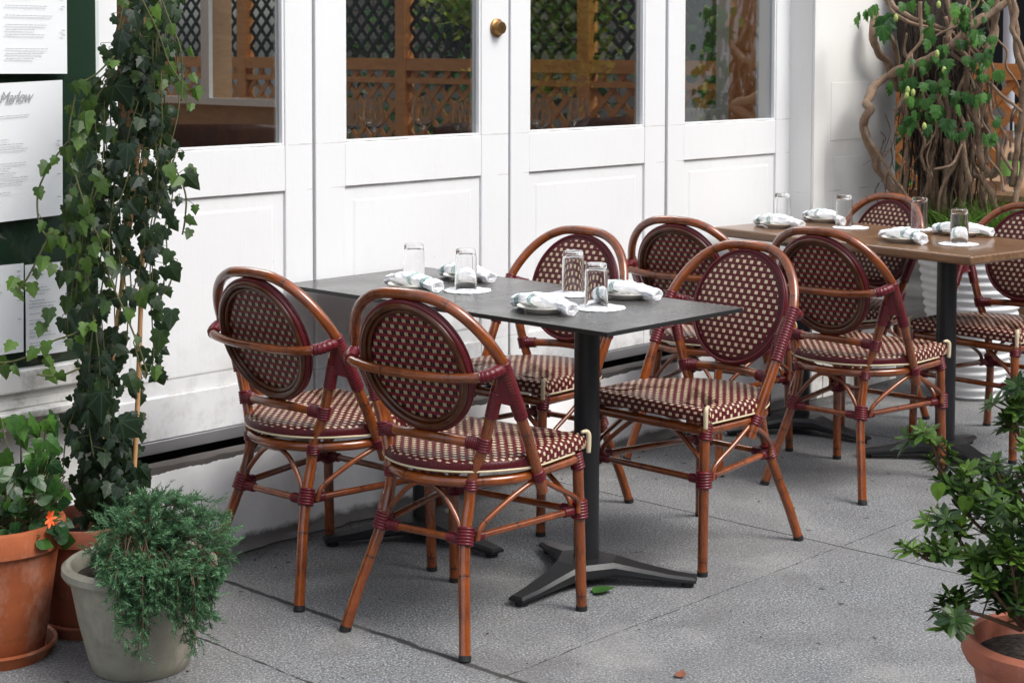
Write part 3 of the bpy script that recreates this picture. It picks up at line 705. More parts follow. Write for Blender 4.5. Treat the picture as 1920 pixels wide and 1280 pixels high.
# ------------------------------------------------------------------ tables
def table(cx, cy, rz, sx, sy, ztop, thick, kind, label, base_rot, base_xy, group='square pedestal tables'):
    t = thing('pedestal_table', label, 'table', (cx, cy, 0), rz, group)
    b = MB()
    if kind == 'slate':
        b.box(-sx/2, sx/2, -sy/2, sy/2, ztop - thick, ztop - .0012, 1); b.box(-sx/2, sx/2, -sy/2, sy/2, ztop - .0012, ztop, 0)
        b.build('tabletop', [M['slate'], M['slate_edge']], t, smooth=False, bevel=.0008)
    else:
        b.box(-sx/2, sx/2, -sy/2, sy/2, ztop - thick, ztop); o = b.build('tabletop', M['tablewood'], t, smooth=True, bevel=.010, sharp=40)
    hx, hy = base_xy[0] - cx, base_xy[1] - cy; H_ = (hx*cos(rz) + hy*sin(rz), -hx*sin(rz) + hy*cos(rz), 0)
    b = MB(); b.lathe([(0, ztop - thick - .002), (.10, ztop - thick - .002), (.10, ztop - thick - .010), (.0345, ztop - thick - .014), (.0345, .066), (0, .066)], H_, n=28)
    b.build('column', M['iron'], t, sharp=40)
    b = MB(); outl = []                                    # three pronged cast base: one smooth outline, lifted at the hub
    prof = ((1.0, .300, .024, .024), (.80, .235, .030, .031), (.5, .150, .036, .046), (.28, .085, .046, .060))
    for k in range(3):
        a = radians(base_rot) - rz + k*2*pi/3; d = V((cos(a), sin(a), 0)); q = V((-sin(a), cos(a), 0))
        outl += [(d, q, -1, p) for p in prof[::-1]] + [(d, q, 1, p) for p in prof]
    def ringz(inset, fz):
        ids = []
        for d, q, sg, (f_, L, w_, z) in outl:
            p = V(H_) + d*(L - inset*.8) + q*(sg*max(.004, w_ - inset)); ids.append(b.vert((p.x, p.y, fz(z))))
        return ids
    rings = [ringz(.006, lambda z: z*.35 + .004), ringz(0, lambda z: z*.55 + .002), ringz(.001, lambda z: z*.82 + .002), ringz(.008, lambda z: z + .004)]
    for r0, r1 in zip(rings, rings[1:]):
        for k in range(len(r0)): b.face((r0[k], r0[(k+1) % len(r0)], r1[(k+1) % len(r0)], r1[k]))
    c_ = b.vert((H_[0], H_[1], .070)); e_ = b.vert((H_[0], H_[1], .03)); n_ = len(outl)
    for k in range(3):
        o = k*8
        for m_ in range(3): b.face((rings[-1][o+m_], rings[-1][o+m_+1], rings[-1][o+6-m_], rings[-1][o+7-m_])[::-1]); b.face((rings[0][o+m_], rings[0][o+m_+1], rings[0][o+6-m_], rings[0][o+7-m_]))
        b.face((c_, rings[-1][o+7], rings[-1][o])[::-1]); b.face((c_, rings[-1][(o+8) % n_], rings[-1][o+7])[::-1])
    b.build('base', M['iron'], t, sharp=25)
    for k in range(3):
        a = radians(base_rot) - rz + k*2*pi/3; b = MB(); b.lathe([(0, 0), (.017, 0), (.018, .013), (0, .013)], V(H_) + V((cos(a), sin(a), 0))*.275, 14); b.build('levelling_foot', M['rubber'], t, sharp=40)
    return t
table(3.593, -.7154, -.0059, .5727, .6332, .739, .012, 'slate', 'thin dark slate topped square table nearest the camera, on a black pedestal', 183, (3.55, -.755))
table(3.597, -.0802, -.0059, .5727, .6332, .739, .012, 'slate', 'thin dark slate topped square table pushed against the white doors', 150, (3.535, -.14))
c133, s133 = cos(-.133), sin(-.133)
def t3(u, v): return (5.2724 + u*c133 - v*s133, -.9696 + u*s133 + v*c133)
p = t3(.285, .300); table(p[0], p[1], -.133, .57, .598, .752, .034, 'wood', 'thick brown wood square table at the right, its corner towards the camera', 131, (5.49, -.76))
p = t3(.285, .900); table(p[0], p[1], -.133, .57, .598, .752, .034, 'wood', 'thick brown wood square table touching the white front beside the pilaster', 148, (5.50, -.15))

# ------------------------------------------------------------------ place settings
from mathutils import noise as g2
def make_tumbler():
    b = MB(); H = .119
    b.lathe([(0, H), (.0258, H), (.0292, H - .004), (.0296, H - .012), (.0302, H - .020), (.0314, H - .026), (.0325, .002), (.0323, 0), (.0311, 0), (.0307, .003), (.0297, H - .024), (.0270, H - .016), (.014, H - .012), (0, H - .0115)][::-1], n=36)
    return b.build('tumbler', M['glass'], sharp=30)
def make_plate():
    b = MB(); b.lathe([(0, 0), (.044, 0), (.047, .003), (.062, .010), (.0745, .0165), (.0745, .0185), (.065, .0155), (.048, .0075), (0, .006)], n=44); return b.build('side_plate', M['china'], sharp=40)
def make_doily():
    b = MB(); n = 120; top = []; bot = []
    for k in range(n):
        a = 2*pi*k/n; r = .0655 + .0045*abs(sin(9*a)) + random.uniform(-.0006, .0006); z = .0012 + .0018*sin(3*a)**2 + random.uniform(0, .0006)
        top.append(b.vert((r*cos(a), r*sin(a), z))); bot.append(b.vert((r*cos(a), r*sin(a), 0.0004)))
    c = b.vert((0, 0, .0012)); d = b.vert((0, 0, .0003))
    for k in range(n): b.face((c, top[k], top[(k+1) % n])); b.face((top[k], bot[k], bot[(k+1) % n], top[(k+1) % n])); b.face((d, bot[(k+1) % n], bot[k]))
    return b.build('paper_doily', M['paper'], smooth=False)
def make_napkin(seed, L=.218):
    rr = random.Random(seed); b = MB(); n = 40; K = 64; rings = []; ph = [rr.uniform(0, 6) for _ in range(6)]
    for i in range(K + 1):
        q = i / K; y = (q - .5)*L
        w0 = .0225*(1 - .30*max(0, q - .55)/.45 + (.16*(q - .9)/.1 if q > .9 else 0)); ring_ = []
        for k in range(n):
            a = 2*pi*k/n
            r = w0*(1 + .06*sin(2*a + ph[0] + 4*q) + .05*sin(5*a + ph[1] - 7*q))
            nv = g2.noise(V((cos(a)*2.2 + seed*7, sin(a)*2.2, q*9))) ; nf = g2.noise(V((cos(a)*5 + seed*3, sin(a)*5, q*24)))
            r += w0*(.20*nv + .09*nf)
            for f0, aa in ((.16, .6), (.44, 1.3), (.80, .9)):                       # overlapping fold edges running round the roll
                e = q - f0 - .06*sin(a + aa + seed)
                if -.035 < e < .0: r += .0022*(1 + e/.035)
            bend = .008*sin(pi*q + ph[3]); sag = -.014*(2*q - 1)**2
            ring_.append(b.vert((r*1.18*cos(a) + bend, y, .0195 + r*.80*sin(a) + sag), (k/n, q*L)))
        rings.append(ring_)
    for r0, r1 in zip(rings, rings[1:]):
        for k in range(n): b.face((r0[k], r0[(k+1) % n], r1[(k+1) % n], r1[k]))
    # rolled ends: spiral hollow
    for ring_, y, sg in ((rings[0], -L/2, 1), (rings[-1], L/2, -1)):
        cen = V((0, 0, 0))
        for i_ in ring_: cen += V(b.v[i_])
        cen /= n; prev = ring_
        for s_, dy in ((.82, -.003), (.6, .004), (.5, -.001), (.3, .006), (.12, .012)):
            cur = [b.vert(cen.lerp(V(b.v[i_]), s_) + V((0, sg*dy, 0)), (b.uv[i_][0], .15)) for i_ in ring_]
            for k in range(n):
                q = (prev[k], prev[(k+1) % n], cur[(k+1) % n], cur[k]); b.face(q if sg < 0 else q[::-1])
            prev = cur
        b.face(prev if sg < 0 else prev[::-1])
    return b.build('rolled_napkin', M['napkin'])

T1 = .739 + .0008; T3 = .752 + .0008
settings = [  # table z, plate xy, napkin angle, glass xy, doily xy, seed, where
 (T1, (3.446, -.694), radians(10), (3.591, -.752), (3.596, -.762), 'front left of the slate tables', 1),
 (T1, (3.800, -.690), radians(-2), (3.765, -.518), (3.748, -.535), 'right side of the near slate table', 2),
 (T1, (3.500, -.130), radians(2), (3.571, -.060), (3.574, -.075), 'left side of the slate table against the doors', 3),
 (T1, (3.757, -.100), radians(9), (3.589, -.258), (3.588, -.265), 'far right of the slate table against the doors', 4),
 (T3, (5.488, -.583), radians(18), (5.579, -.757), (5.552, -.768), 'near left of the brown wood tables', 5),
 (T3, (5.822, -.640), radians(-4), (5.915, -.405), (5.901, -.400), 'right side of the near wood table', 6),
 (T3, (5.600, .020), radians(8), (5.700, .075), (5.721, .071), 'far left of the brown wood tables', 7),
 (T3, (5.900, .010), radians(14), (5.799, -.144), (5.772, -.190), 'middle of the far wood table', 8)]
tum0 = make_tumbler(); pl0 = make_plate(); do0 = make_doily()
glab = ['upturned clear tumbler nearest the camera, on the front doily of the slate table', 'upturned clear tumbler just behind the front one, seen against the woven chair back',
 'leftmost upturned tumbler, nearly lost against the white door', 'upturned tumbler on a doily before the green striped napkin by the doors',
 'upturned tumbler at the near corner of the brown wood table', 'upturned tumbler standing before the woven chair by the vine, brown wood table',
 'upturned tumbler leftmost on the brown wood tables, against the white pilaster', 'upturned tumbler in the middle of the far wood table with light behind']
plab = 'cream side plate under the napkin, '
nlab = 'rolled napkin with green stripes, '
dlab = 'scalloped white doily under a tumbler, '
for i, (zt, pp, na, gp, dp, where, sd_) in enumerate(settings):
    o = pl0 if i == 0 else pl0.copy()
    if i: COL.objects.link(o)
    o.location = (pp[0], pp[1], zt); tag(o, plab + where, 'plate', 'side plates on the tables')
    o = make_napkin(sd_, .218); o.location = (pp[0], pp[1], zt + .0125); o.rotation_euler = (0, 0, -na if i != 1 else na); 
    if i in (0,): o.rotation_euler = (radians(0), 0, radians(-11) )
    if i not in (2, 4): o.rotation_euler = (0, 0, pi + o.rotation_euler.z)
    tag(o, nlab + where, 'napkin', 'rolled striped napkins')
    o = do0 if i == 0 else do0.copy()
    if i: COL.objects.link(o)
    o.location = (dp[0], dp[1], zt); o.rotation_euler = (0, 0, i * .7); tag(o, dlab + where, 'doily', 'paper doilies under the glasses')
    o = tum0 if i == 0 else tum0.copy()
    if i: COL.objects.link(o)
    o.location = (gp[0], gp[1], zt + .0035); tag(o, glab[i], 'glass', 'upturned tumblers on doilies')

from mathutils import noise as g2
# ------------------------------------------------------------------ leaves
IVY = [(0, 0), (.16, -.09), (.34, -.06), (.43, .10), (.33, .25), (.45, .44), (.29, .54), (.17, .76), (0, 1.0)]
VINE = [(0, 0), (.22, -.05), (.48, .12), (.40, .26), (.56, .50), (.30, .52), (.28, .80), (.13, .76), (0, 1.1)]
HEART = [(0, .04), (.20, -.06), (.40, .08), (.46, .34), (.36, .62), (.18, .88), (0, 1.12)]
LANCE = [(0, 0), (.10, .18), (.17, .42), (.17, .64), (.09, .86), (0, 1.0)]
def leaf(b, base, tip_dir, normal, size, shape, tint, fold=.18, curl=.15):
    y = V(tip_dir).normalized(); n = V(normal); n = (n - y*n.dot(y)); n = n.normalized() if n.length > 1e-4 else y.orthogonal().normalized(); x = y.cross(n)
    t = (tint, tint, tint); L = len(shape); k = random.uniform(.9, 1.1)
    def P(px, py): return V(base) + x*(px*size*k) + y*(py*size) + n*(size*(-fold*abs(px) - curl*py*py))
    mid = [b.vert(P(0, py), (0, py), t) for py in (0.0, .35, .7)] 
    tip = b.vert(P(0, shape[-1][1]), (0, shape[-1][1]), t)
    for sg in (1, -1):
        o = [b.vert(P(sg*px, py), (sg*px, py), t) for px, py in shape[1:-1]]
        seq = o + [tip]
        for i in range(len(seq) - 1):
            py = (b.uv[seq[i]][1] + b.uv[seq[i+1]][1]) / 2; mi = 0 if i < len(seq)*.34 else 1 if i < len(seq)*.75 else 2
            f = (mid[mi], seq[i], seq[i+1]); b.face(f if sg > 0 else f[::-1])
        for a, c, i in ((0, 1, int(math.ceil(len(seq)*.34))), (1, 2, int(math.ceil(len(seq)*.75)))):
            if i < len(seq): f = (mid[a], seq[i], mid[c]); b.face(f if sg > 0 else f[::-1])
        o0 = (mid[0], b.vert(P(0, shape[0][1]), (0, 0), t), o[0])
    return b

def rnd(a, b): return random.uniform(a, b)

# ---- terracotta pots etc.
def pot(name, label, cat, loc, prof, ma, soil_r, soil_z, rim=None):
    t = thing(name, label, cat, loc); b = MB(); b.lathe(prof, n=56); b.build('pot_body', ma, t, sharp=35)
    s = MB(); s.lathe([(soil_r, soil_z - .004), (soil_r*.6, soil_z + .004), (0, soil_z + .008)], n=30); s.build('soil', M['soil'], t); return t
def saucer(loc, r, ma, label):
    b = MB(); b.lathe([(0, .004), (r*.80, .004), (r*.84, 0), (r*.90, 0), (r, .026), (r*1.03, .030), (r*1.02, .036), (r*.96, .034), (r*.86, .010), (0, .010)], n=48)
    o = b.build('pot_saucer', ma, sharp=35, loc=loc); return tag(o, label, 'saucer')
def terra_prof(rt, rb, h, rimh):
    return [(0, 0), (rb, 0), (rb + .004, .006), (lerp(rb, rt, .80), h - rimh - .002), (rt - .001, h - rimh), (rt + .003, h - rimh + .004), (rt + .006, h - .006), (rt + .003, h), (rt - .009, h), (rt - .014, h - .01), (rt - .030, h - .12), (0, h - .12)]
P1 = (2.150, -.103); P2 = (2.420, -.089); P3 = (2.339, -.420); P4 = (3.165, -2.278); P5 = (6.56, -.285)
saucer((P1[0], P1[1], 0), .138, M['terra'], 'terracotta saucer under the big orange clay pot in the lower left corner')
pot('clay_pot', 'big orange terracotta pot cut off by the lower left edge of the photo', 'pot', (P1[0], P1[1], .011), terra_prof(.158, .108, .315, .062), M['terra'], .13, .275)
saucer((P2[0], P2[1], 0), .125, M['terra2'], 'dark clay saucer under the shaded pot that holds the climbing ivy')
pot('clay_pot', 'dark terracotta pot in shade behind the others, holding the tall ivy', 'pot', (P2[0], P2[1], .011), terra_prof(.135, .098, .262, .045), M['terra2'], .11, .215)
pot('round_pot', 'greige plastic pot with rolled rim, full of juniper', 'pot', (P3[0], P3[1], 0),
    [(0, 0), (.106, 0), (.112, .006), (.120, .03), (.142, .12), (.158, .205), (.161, .218), (.172, .222), (.179, .232), (.178, .246), (.168, .254), (.158, .252), (.152, .24), (.14, .15), (0, .15)], M['beige'], .15, .222)
pot('clay_pot', 'rosy terracotta pot in the lower right corner, holding the azalea', 'pot', (P4[0], P4[1], 0), [(0, 0), (.11, 0), (.115, .006), (.135, .16), (.148, .235), (.150, .242), (.163, .250), (.172, .268), (.170, .290), (.160, .300), (.150, .296), (.146, .28), (.14, .2), (0, .2)], M['terra3'], .144, .262)
prof = [(0, 0), (.118, 0), (.124, .008)]
for i in range(1, 150):
    z = .008 + i*.0044; r = .124 + .104*(z/.66)**.8 + .0045*sin(z/.034*2*pi); prof.append((r, z))
prof += [(.236, .672), (.240, .682), (.232, .690), (.214, .686), (.206, .66), (.2, .5), (0, .5)]
pot('ribbed_planter', 'tall white planter with horizontal ribs, holding grass and the woody vine', 'planter', (P5[0], P5[1], 0), prof, M['white_glaze'], .205, .655)

# ---- climbing ivy
ivy = thing('ivy_plant', 'tall dark green ivy climbing bamboo stakes in front of the leftmost door', 'plant', (P2[0], P2[1], .23))
inv = ivy.location.copy()
def loc(p): return V(p) - inv
stems = MB(); lv = MB()
SZ = .78
def tri_r(): return (random.random() + random.random() + random.random()) / 3
prof_l = [(0, 222, 338, .8), (60, 210, 335, .9), (130, 196, 342, .9), (180, 150, 345, .85), (230, 135, 345, .9), (300, 128, 342, .95), (360, 122, 335, .9), (420, 112, 318, .85), (480, 118, 322, .9), (560, 118, 312, .95), (650, 120, 300, .95), (720, 120, 290, .95), (780, 112, 282, .95), (850, 108, 282, 1.0), (920, 108, 300, 1.0), (965, 130, 280, .7)]
def prof_at(y):
    for a, c in zip(prof_l, prof_l[1:]):
        if a[0] <= y <= c[0]:
            q = (y - a[0]) / (c[0] - a[0]); return tuple(lerp(a[i], c[i], q) for i in (1, 2, 3))
    return prof_l[-1][1:]
def ivy_leaf(P, size, tint, facing=None, mb=lv, off=inv, shape=IVY, down=.85):
    P = V(P) - off; size *= SZ
    n = V((rnd(-.9, .45) - .25, -1 + rnd(-.2, .7), rnd(-.05, .95)))
    d = V((rnd(-.75, .75), rnd(-.5, .1), -down + rnd(-.4, .45)))
    leaf(mb, P, d, n, size, shape, tint, rnd(.05, .5), rnd(-.1, .4))
# several hanging / climbing strands; leaves alternate along them
strands = []
for k in range(34):
    y0 = rnd(-60, 420) if k % 3 else rnd(-60, 60); y1 = min(965, y0 + rnd(260, 640)); u = random.random(); dep = 4.33 + rnd(-.09, .09); pts = []
    ph = rnd(0, 6); y = y0
    while y < y1:
        l, r, _ = prof_at(max(0, y)); uu = min(1, max(0, u + .10*sin(y/90 + ph))); pts.append((lerp(l + 8, r - 8, uu), y, dep + .02*sin(y/60 + ph))); y += 42
    if len(pts) > 2: strands.append(pts)
for pts in strands:
    stems.tube([loc(at(*p)) for p in pts], .0018, 5)
    for i in range(len(pts) - 1):
        for q in (0.0, .5):
            x = lerp(pts[i][0], pts[i+1][0], q); y = lerp(pts[i][1], pts[i+1][1], q); dp = pts[i][2]
            if random.random() < .38: continue
            tx = x + rnd(-26, 26); ty = y + rnd(-12, 14); dd = dp + rnd(-.045, .03); A = at(tx, ty, dd)
            stems.tube([loc(at(x, y, dp)), loc(A) + V((0, 0, .008)), loc(A)], .0009, 4)
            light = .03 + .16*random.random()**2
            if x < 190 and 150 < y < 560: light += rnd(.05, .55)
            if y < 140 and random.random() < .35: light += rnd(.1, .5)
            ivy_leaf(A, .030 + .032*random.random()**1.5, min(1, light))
# denser heart of the plant, darker
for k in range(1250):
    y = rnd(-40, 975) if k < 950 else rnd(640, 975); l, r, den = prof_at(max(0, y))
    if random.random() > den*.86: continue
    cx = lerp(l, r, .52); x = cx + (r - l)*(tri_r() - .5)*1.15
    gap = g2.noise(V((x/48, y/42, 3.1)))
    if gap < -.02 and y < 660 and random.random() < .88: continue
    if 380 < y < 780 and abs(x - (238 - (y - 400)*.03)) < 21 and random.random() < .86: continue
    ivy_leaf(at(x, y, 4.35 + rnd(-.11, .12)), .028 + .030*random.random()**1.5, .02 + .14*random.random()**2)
# paler runners of the photo
runners = [([(262, -10), (296, 60), (318, 120), (345, 165), (352, 215)], 4.22, .9), ([(300, -10), (318, 40), (338, 90), (342, 150), (340, 190)], 4.20, .9),
 ([(215, 105), (182, 138), (150, 162), (136, 205), (130, 260), (142, 330), (165, 400), (190, 460), (205, 520), (232, 580), (262, 655), (276, 700)], 4.20, .75),
 ([(128, 265), (100, 300), (78, 340), (70, 372), (74, 420), (92, 450)], 4.2, .6), ([(300, 290), (330, 320), (348, 365), (347, 410), (342, 440)], 4.26, .6),
 ([(180, 600), (140, 625), (98, 640), (60, 665), (20, 678), (-20, 680)], 4.16, .85), ([(150, 690), (120, 702), (92, 705), (70, 702)], 4.16, .85), ([(98, 430), (78, 470), (52, 520), (30, 552)], 4.18, .85),
 ([(250, 640), (270, 700), (300, 690), (315, 712)], 4.25, .2), ([(285, 600), (300, 560), (320, 530), (318, 500)], 4.26, .3), ([(118, 880), (124, 820), (140, 770), (160, 720)], 4.28, .05)]
for pts, dp, li in runners:
    stems.tube([loc(at(x, y, dp)) for x, y in pts], .0024 if li > .5 else .0017, 6)
    for (x0, y0), (x1, y1) in zip(pts, pts[1:]):
        for q in (.15, .6):
            x, y = lerp(x0, x1, q), lerp(y0, y1, q)
            if random.random() < .2: continue
            tx, ty = x + rnd(-22, 22), y + rnd(-16, 18); A = at(tx, ty, dp + rnd(-.03, .02))
            stems.tube([loc(at(x, y, dp)), loc(A)], .0009, 4, smooth_pts=False); ivy_leaf(A, rnd(.03, .058), min(1, max(0, li*rnd(.45, 1.1))))
for x, y, s_, li in ((392-45, 325, .072, .1), (318, 500, .068, .1), (322, 580, .066, .1), (300, 620, .072, .35), (265, 545, .075, .45), (395-75, 470, .05, .2), (190, 735, .10, .05), (165, 770, .085, .03), (226, 790, .09, .06), (240, 700, .06, .2), (88, 455, .05, .8), (28, 520, .05, .85), (60, 530, .05, .8), (100, 495, .045, .6), (92, 578, .055, .25), (80, 605, .05, .5), (25, 640, .05, .8), (85, 672, .045, .9), (160, 210, .075, .7), (150, 250, .06, .75), (315, 310, .06, .6), (335, 330, .05, .7), (228, 60, .085, .02), (250, 20, .07, .02), (215, 160, .095, .02), (240, 270, .08, .06)):
    ivy_leaf(at(x, y, 4.20), s_, li)
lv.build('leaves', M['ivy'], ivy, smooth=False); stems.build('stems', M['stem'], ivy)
for pts in (((169, 1005), (199, 751), (221, 594), (246, 400), (262, 250)), ((246, 985), (257, 777), (264, 571), (270, 380), (274, 60), (276, -60))):
    b = MB(); b.tube([loc(at(x, y, 4.34)) for x, y in pts], .0062, 10); b.build('stake', M['bamboo'], ivy)

# ---- plant in the big clay pot
pl = thing('leafy_plant', 'bright heart leaved plant with an orange blossom in the big clay pot', 'plant', (P1[0], P1[1], .29)); inv2 = pl.location.copy()
lv = MB(); st = MB()
for k in range(90):
    x = rnd(-40, 118); y = rnd(885, 1014); 
    A = at(x, y, 4.12 + rnd(-.1, .12)); st.tube([at(rnd(-30, 60), 1010, 4.15) - inv2, A - inv2 + V((0, 0, .01)), A - inv2], .0014, 4)
    leaf(lv, A - inv2, V((rnd(-.8, .8), rnd(-.5, .2), rnd(-.7, .2))), V((rnd(-.7, .3), -.7, rnd(.3, 1))), rnd(.030, .052), HEART, .45*random.random()**1.5, .1, .12)
for k in range(46):
    x = rnd(-30, 112); y = rnd(775, 905)
    if y < 820 and x > 95: continue
    A = at(x, y, 4.12 + rnd(-.08, .1)); ivy_leaf(A, rnd(.038, .066), rnd(.3, .85) if (y < 850 and x < 90) else .2*random.random(), mb=lv, off=inv2)
    if k % 2: st.tube([at(rnd(10, 60), 960, 4.15) - inv2, at(lerp(x, 45, .4), lerp(y, 960, .5), 4.14) - inv2, A - inv2], .0016, 4)
lv.build('leaves', M['heart'], pl, smooth=False); st.build('stems', M['stem'], pl)
b = MB()
for k in range(7):
    a = k*.9; leaf(b, at(93, 972, 4.02) - inv2, V((cos(a), -.2, sin(a)*1.4)), V((-.5, -.7, .3)), rnd(.014, .024), LANCE, .5, .1, -.2)
b.build('blossom', M['petal'], pl, smooth=False)

# ---- juniper
jp = thing('juniper_bush', 'spreading blue green juniper spilling over the greige pot', 'plant', (P3[0], P3[1], .23)); inv3 = jp.location.copy()
nd = MB(); st = MB()
def sprig(P, d, L, tint):
    d = V(d).normalized(); s1 = d.orthogonal().normalized(); s2 = d.cross(s1); n = int(10 + L*240)
    for i in range(n):
        q = i/n; a = i*2.4; o = (s1*cos(a) + s2*sin(a)); base = P + d*(L*q); ln = rnd(.009, .015)*(1.1 - .4*q); tip = base + (o*.75 + d*.8)*ln; wv = d.cross(o).normalized()*.0013
        tt = min(1, max(0, tint + rnd(-.15, .2) + .3*q)); t3_ = (tt, tt, tt)
        i0 = nd.vert(base - wv, (0, 0), t3_); i1 = nd.vert(base + wv, (0, 0), t3_); i2 = nd.vert(tip, (0, 1), t3_); nd.face((i0, i1, i2))
poly = [(182, 1008), (188, 965), (215, 940), (262, 926), (330, 924), (385, 940), (418, 965), (433, 1000), (436, 1040), (420, 1075), (405, 1110), (398, 1155), (388, 1195), (366, 1226), (345, 1190), (322, 1160), (300, 1150), (282, 1168), (276, 1200), (255, 1236), (232, 1215), (212, 1180), (222, 1135), (200, 1105), (178, 1075), (165, 1040)]
def inside(x, y):
    c = False
    for (x0, y0), (x1, y1) in zip(poly, poly[1:] + poly[:1]):
        if (y0 > y) != (y1 > y) and x < (x1 - x0)*(y - y0)/(y1 - y0) + x0: c = not c
    return c
cnt = 0
while cnt < 150:
    x, y = rnd(150, 440), rnd(915, 1240)
    if not inside(x, y): continue
    cnt += 1
    low = max(0.0, (y - 1060)/170)
    E_ = at(x, y, (4.06 + rnd(-.16, .10)) if low == 0 else 3.90 - .04*low + rnd(-.03, .02)) - inv3
    p0 = V((rnd(-.03, .06), rnd(-.05, .03), 0)); ap = p0.lerp(E_, .5) + V((0, 0, rnd(.03, .08) + .05*low)); ap.z = max(ap.z, .045)
    if low > 0: ap2 = V((E_.x, E_.y, 0))*.97 + V((0, 0, max(E_.z*.3, .0) + .045)); pts = [p0, ap, ap2, E_]
    else: pts = [p0, ap, E_]
    st.tube(pts, [.0017]*(len(pts) - 1) + [.0009], 4)
    P_, _r = catmull([V(p) for p in pts], .001, 6); m_ = len(P_); tb = .10 + .5*random.random()
    for i in range(m_ - (10 if low else 7), m_):
        if low and i < m_ - 6 and random.random() < .5: continue
        for rep in range(2):
            dd = (P_[min(m_-1, i+1)] - P_[max(0, i-1)]).normalized() + V((rnd(-.9, .9), rnd(-.9, .9), rnd(-.3, .9)))
            sprig(P_[i], dd, rnd(.016, .032), tb)
cnt = 0
while cnt < 520:                          # outer plumes
    x, y = rnd(150, 440), rnd(915, 1240)
    if not inside(x, y): continue
    if g2.noise(V((x/30, y/30, 9.3))) < .0 and random.random() < .85: cnt += .12; continue
    x += 9*g2.noise(V((x/25, y/25, 1))); y += 12*g2.noise(V((x/25, y/25, 5)))
    cnt += 1; low = max(0.0, (y - 1060)/170)
    E_ = at(x, y, (3.98 + rnd(-.09, .05) + (.08 if y < 980 else 0)) if low == 0 else 3.875 + rnd(-.03, .02)) - inv3
    o_ = V((E_.x, E_.y, 0)); o_ = o_.normalized() if o_.length > .01 else V((0, -1, 0))
    sprig(E_, o_*rnd(.2, 1) + V((rnd(-.7, .7), rnd(-.5, .3), rnd(-.2, 1.0) - low*.9)), rnd(.024, .052), .05 + .85*random.random()**1.8)
nd.build('needles', M['jun'], jp, smooth=False); st.build('stems', M['twig'], jp)

# ---- azalea
az = thing('azalea_bush', 'open branched azalea with whorled leaves in the lower right corner', 'plant', (P4[0], P4[1], .27)); inv4 = az.location.copy()
lv = MB(); st = MB()
def whorl(P, up, tint, size=.036, n=8):
    up = V(up).normalized(); s1 = up.orthogonal().normalized(); s2 = up.cross(s1)
    for layer, (el, sc) in enumerate(((.25, 1.0), (.8, .75))):
        for k in range(n - layer*3):
            a = 2*pi*k/(n - layer*3) + rnd(-.3, .3) + layer; o = s1*cos(a) + s2*sin(a); d = o + up*(el + rnd(-.3, .3))
            leaf(lv, P - up*(.006*(1-layer)), d, up - o*.3, size*sc*rnd(.7, 1.15), LANCE, min(1, max(0, tint + rnd(-.15, .2) + layer*.15)), .15, rnd(.05, .3))
root = V((0, 0, 0))
br = [  # (px, py, depth) guide points per branch, then tints
 [(1925, 1180, 3.38), (1860, 1100, 3.36), (1800, 1040, 3.34), (1745, 1050, 3.32), (1712, 1028, 3.31)],
 [(1920, 1180, 3.38), (1850, 1090, 3.4), (1790, 1000, 3.38), (1765, 985, 3.37)],
 [(1915, 1180, 3.34), (1830, 1150, 3.3), (1790, 1155, 3.27), (1775, 1170, 3.26)],
 [(1930, 1180, 3.4), (1900, 1060, 3.4), (1810, 960, 3.42), (1775, 905, 3.42), (1755, 850, 3.42), (1745, 822, 3.42)],
 [(1930, 1180, 3.42), (1915, 1000, 3.42), (1870, 940, 3.42), (1815, 898, 3.43)],
 [(1930, 1180, 3.38), (1935, 980, 3.36), (1895, 900, 3.36), (1870, 905, 3.35)],
 [(1935, 1180, 3.4), (1950, 950, 3.42), (1915, 830, 3.42), (1898, 760, 3.42)],
 [(1935, 1180, 3.4), (1960, 900, 3.42), (1930, 760, 3.42), (1935, 720, 3.42)],
 [(1930, 1180, 3.36), (1880, 1130, 3.3), (1850, 1085, 3.27)], [(1930, 1180, 3.36), (1905, 1110, 3.28), (1895, 1040, 3.26)],
 [(1930, 1180, 3.36), (1960, 1050, 3.3), (1925, 960, 3.28)], [(1930, 1180, 3.45), (1865, 1020, 3.48), (1845, 955, 3.5)]]
for pts in br:
    Q = [at(*p) - inv4 for p in pts]; st.tube(Q, [.005] + [.0036]*(len(Q) - 2) + [.002], 6)
    P_, _r = catmull(Q, .001, 6); m_ = len(P_)
    whorl(P_[-1], V((rnd(-.4, .1), rnd(-.5, .1), 1)), rnd(.35, .8), .040)
    for i in range(int(m_*.30), m_ - 1):
        if random.random() < .85:
            side = V((rnd(-1, 1), rnd(-1, 1), rnd(0, .9))).normalized()*rnd(.02, .055); E_ = P_[i] + side
            st.tube([P_[i], E_], .0016, 4, smooth_pts=False); whorl(E_, side + V((0, 0, .03)), rnd(.0, .45) if random.random() < .7 else rnd(.5, .9), rnd(.032, .044), random.choice((7, 8, 9)))
for k in range(78):
    P_ = at(rnd(1840, 1990), rnd(925, 1160), rnd(3.25, 3.5)) - inv4; whorl(P_, V((rnd(-.6, .4), rnd(-.6, .3), 1)), rnd(0, .35), rnd(.03, .038), 7)
for x, y in ((1760, 905), (1808, 1165), (1812, 930), (1800, 965), (1880, 1020)):
    leaf(lv, at(x, y, 3.36) - inv4, V((rnd(-.3, .3), 0, -1)), V((-.6, -.7, .2)), .034, HEART, .9, .1, .1)
lv.build('leaves', M['aza'], az, smooth=False); st.build('branches', M['twig'], az)

